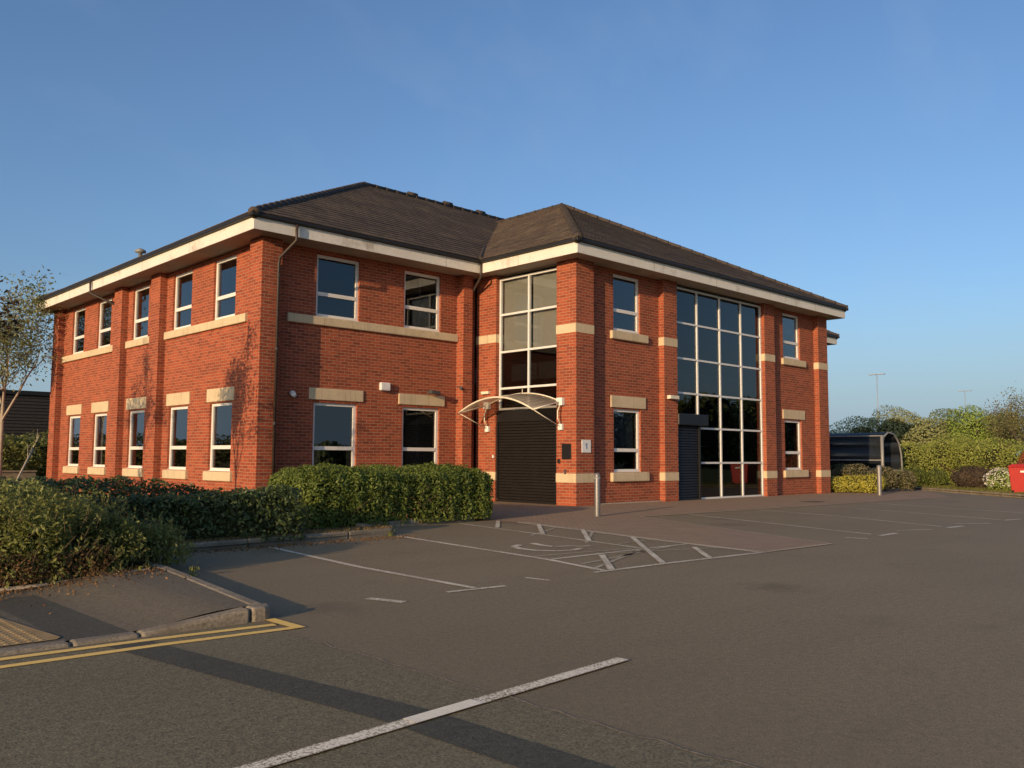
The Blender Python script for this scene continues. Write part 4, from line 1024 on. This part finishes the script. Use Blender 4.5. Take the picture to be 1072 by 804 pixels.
# grass verge behind the far kerb
sheet('verge', [(21.4, 1.1), (20.0, .15), (15.0, -5.35), (6, -14.2), (30, -40), (60, -40), (60, 20), (21.4, 20)], .06, MT['verge'])
rng = np.random.default_rng(50)
t = rng.random(5200); s_ = rng.random(5200) ** 1.5 * 6
P = np.stack([20.1 - t * 8 + s_ * .7, .1 - t * 8.6 - s_ * .0 + 0 * s_, .09 + 0 * t], 1); P[:, 0] += .15
o = leaf_object('grass', P, np.tile([0, 0, 1.], (len(P), 1)), .14, MT['grassb'], None, rng, .5, .6, .12, False); o['kind'] = 'stuff'; tag(o, 'rough grass on the verge behind the far kerb', 'grass')
rng = np.random.default_rng(51); n = 3600
P = np.concatenate([np.stack([rng.uniform(-12.2, -8.1, n), 0 * rng.random(n), .1 + 0 * rng.random(n)], 1), np.stack([rng.uniform(-15, -12.7, 700), rng.uniform(-5.95, -5.75, 700), .09 + 0 * rng.random(700)], 1)])
P[:n, 1] = -3.93 + (P[:n, 0] + 12.28) * (.38 / 4.13) + rng.uniform(.02, .4, n)
o = leaf_object('dry_grass', P, np.tile([0, 0, 1.], (len(P), 1)), .09, MT['dryg'], None, rng, .7, .4, .12, False); o['kind'] = 'stuff'; tag(o, 'dry straw coloured grass along the kerb of the beds', 'grass')
n = 900
P = np.concatenate([np.stack([rng.uniform(-16, -12.7, n), -6.02 - rng.exponential(.22, n), np.zeros(n)], 1), np.stack([rng.uniform(-12.2, -8.0, n), rng.uniform(-3.98, -3.7, n) - rng.exponential(.12, n), np.zeros(n) + .012], 1)])
P[:n, 2] = [pz(x) + .008 for x in P[:n, 0]]
o = leaf_object('leaf_litter', P, rng.normal(size=(len(P), 3)) * [1, 1, .05], .028, MT['leafdry'], None, rng, .3, 0, .6); o['kind'] = 'stuff'; tag(o, 'dry leaf litter below the hedges', 'leaves')
for (wx, wy, lb) in ((-12.36, -6.0, 'small weed growing at the foot of the kerb beside the empty bays'), (-8.3, -3.72, 'tuft of weeds at the kerb nose by the disabled bay')):
    w = leaf_object('weed', np.array([wx, wy, .05]) + rng.normal(size=(46, 3)) * [.025, .025, .03], np.tile([0, 0, 1.], (46, 1)), .045, MT['leafC'], None, rng, .7, .5, .3, False); tag(w, lb, 'weed', kind='stuff')
# tall planting out of the picture on the sun side: trees shadow the side wall, the added shrub shades the dark hedge
for (y, t_, ht, nm, sd_) in ((5.3, 7.5, 2.5, 'slender twiggy tree whose shadow falls on the side wall beside the brick corner', 61), (11.1, 9.5, 2.9, 'smaller twiggy tree whose shadow falls beside the side downpipe', 62)):
    tree('garden_tree', nm, (-6.5 - .952 * t_, y - .306 * t_, 0), ht, .05, 1.35, 4, 'bare', 'twig', 4200, .1, .12, sd_, kids=2, splay=.38)
hedge('unseen_tall_shrub', 'unseen tall shrub added beyond the pavement bush to shade the dark hedge', (-21.5, -5.75, 0), (-17.2, -4.35, 2.1), .5, 9000, .1, 'leafB', 63, amp=.15, twig=0, cat='shrub')
# far wood seen in the glazing
def far_wood(name, label, blobs, n, seed):
    rng = np.random.default_rng(seed); P, d = shell_blobs(blobs, n, rng, .14, .5, .1); k = P[:, 2] > .1
    o = leaf_object(name, P[k], d[k], .8, MT['dkgreen'], None, rng, aspect=.7); o['kind'] = 'stuff'; tag(o, label, 'trees')
    c = blob_core(blobs, .86, 'inner_growth', MT['core'], o)
rng = np.random.default_rng(70)
far_wood('treeline', 'dark wood reflected in the tall glazed screen', [(50 + i * 4.0, -52 + rng.uniform(-5, 3), rng.uniform(3.6, 5.0), rng.uniform(3.2, 4.6), rng.uniform(2.6, 3.4), rng.uniform(4.6, 6.2)) for i in range(27)], 24000, 71)
far_wood('treeline', 'low wood along the horizon reflected in the side windows', [(-75 + rng.uniform(-4, 4), -10 + i * 4.6, rng.uniform(1.4, 2.0), rng.uniform(3.0, 3.6), rng.uniform(3.2, 4.2), rng.uniform(1.6, 2.4)) for i in range(50)], 16000, 72)
far_wood('treeline', 'low wood reflected in the recessed ground floor windows', [(-30 + i * 4.2, -66 + rng.uniform(-4, 4), rng.uniform(.8, 1.3), 3.4, 3.0, rng.uniform(1.2, 1.8)) for i in range(19)], 7000, 73)
bpy.context.view_layer.update()
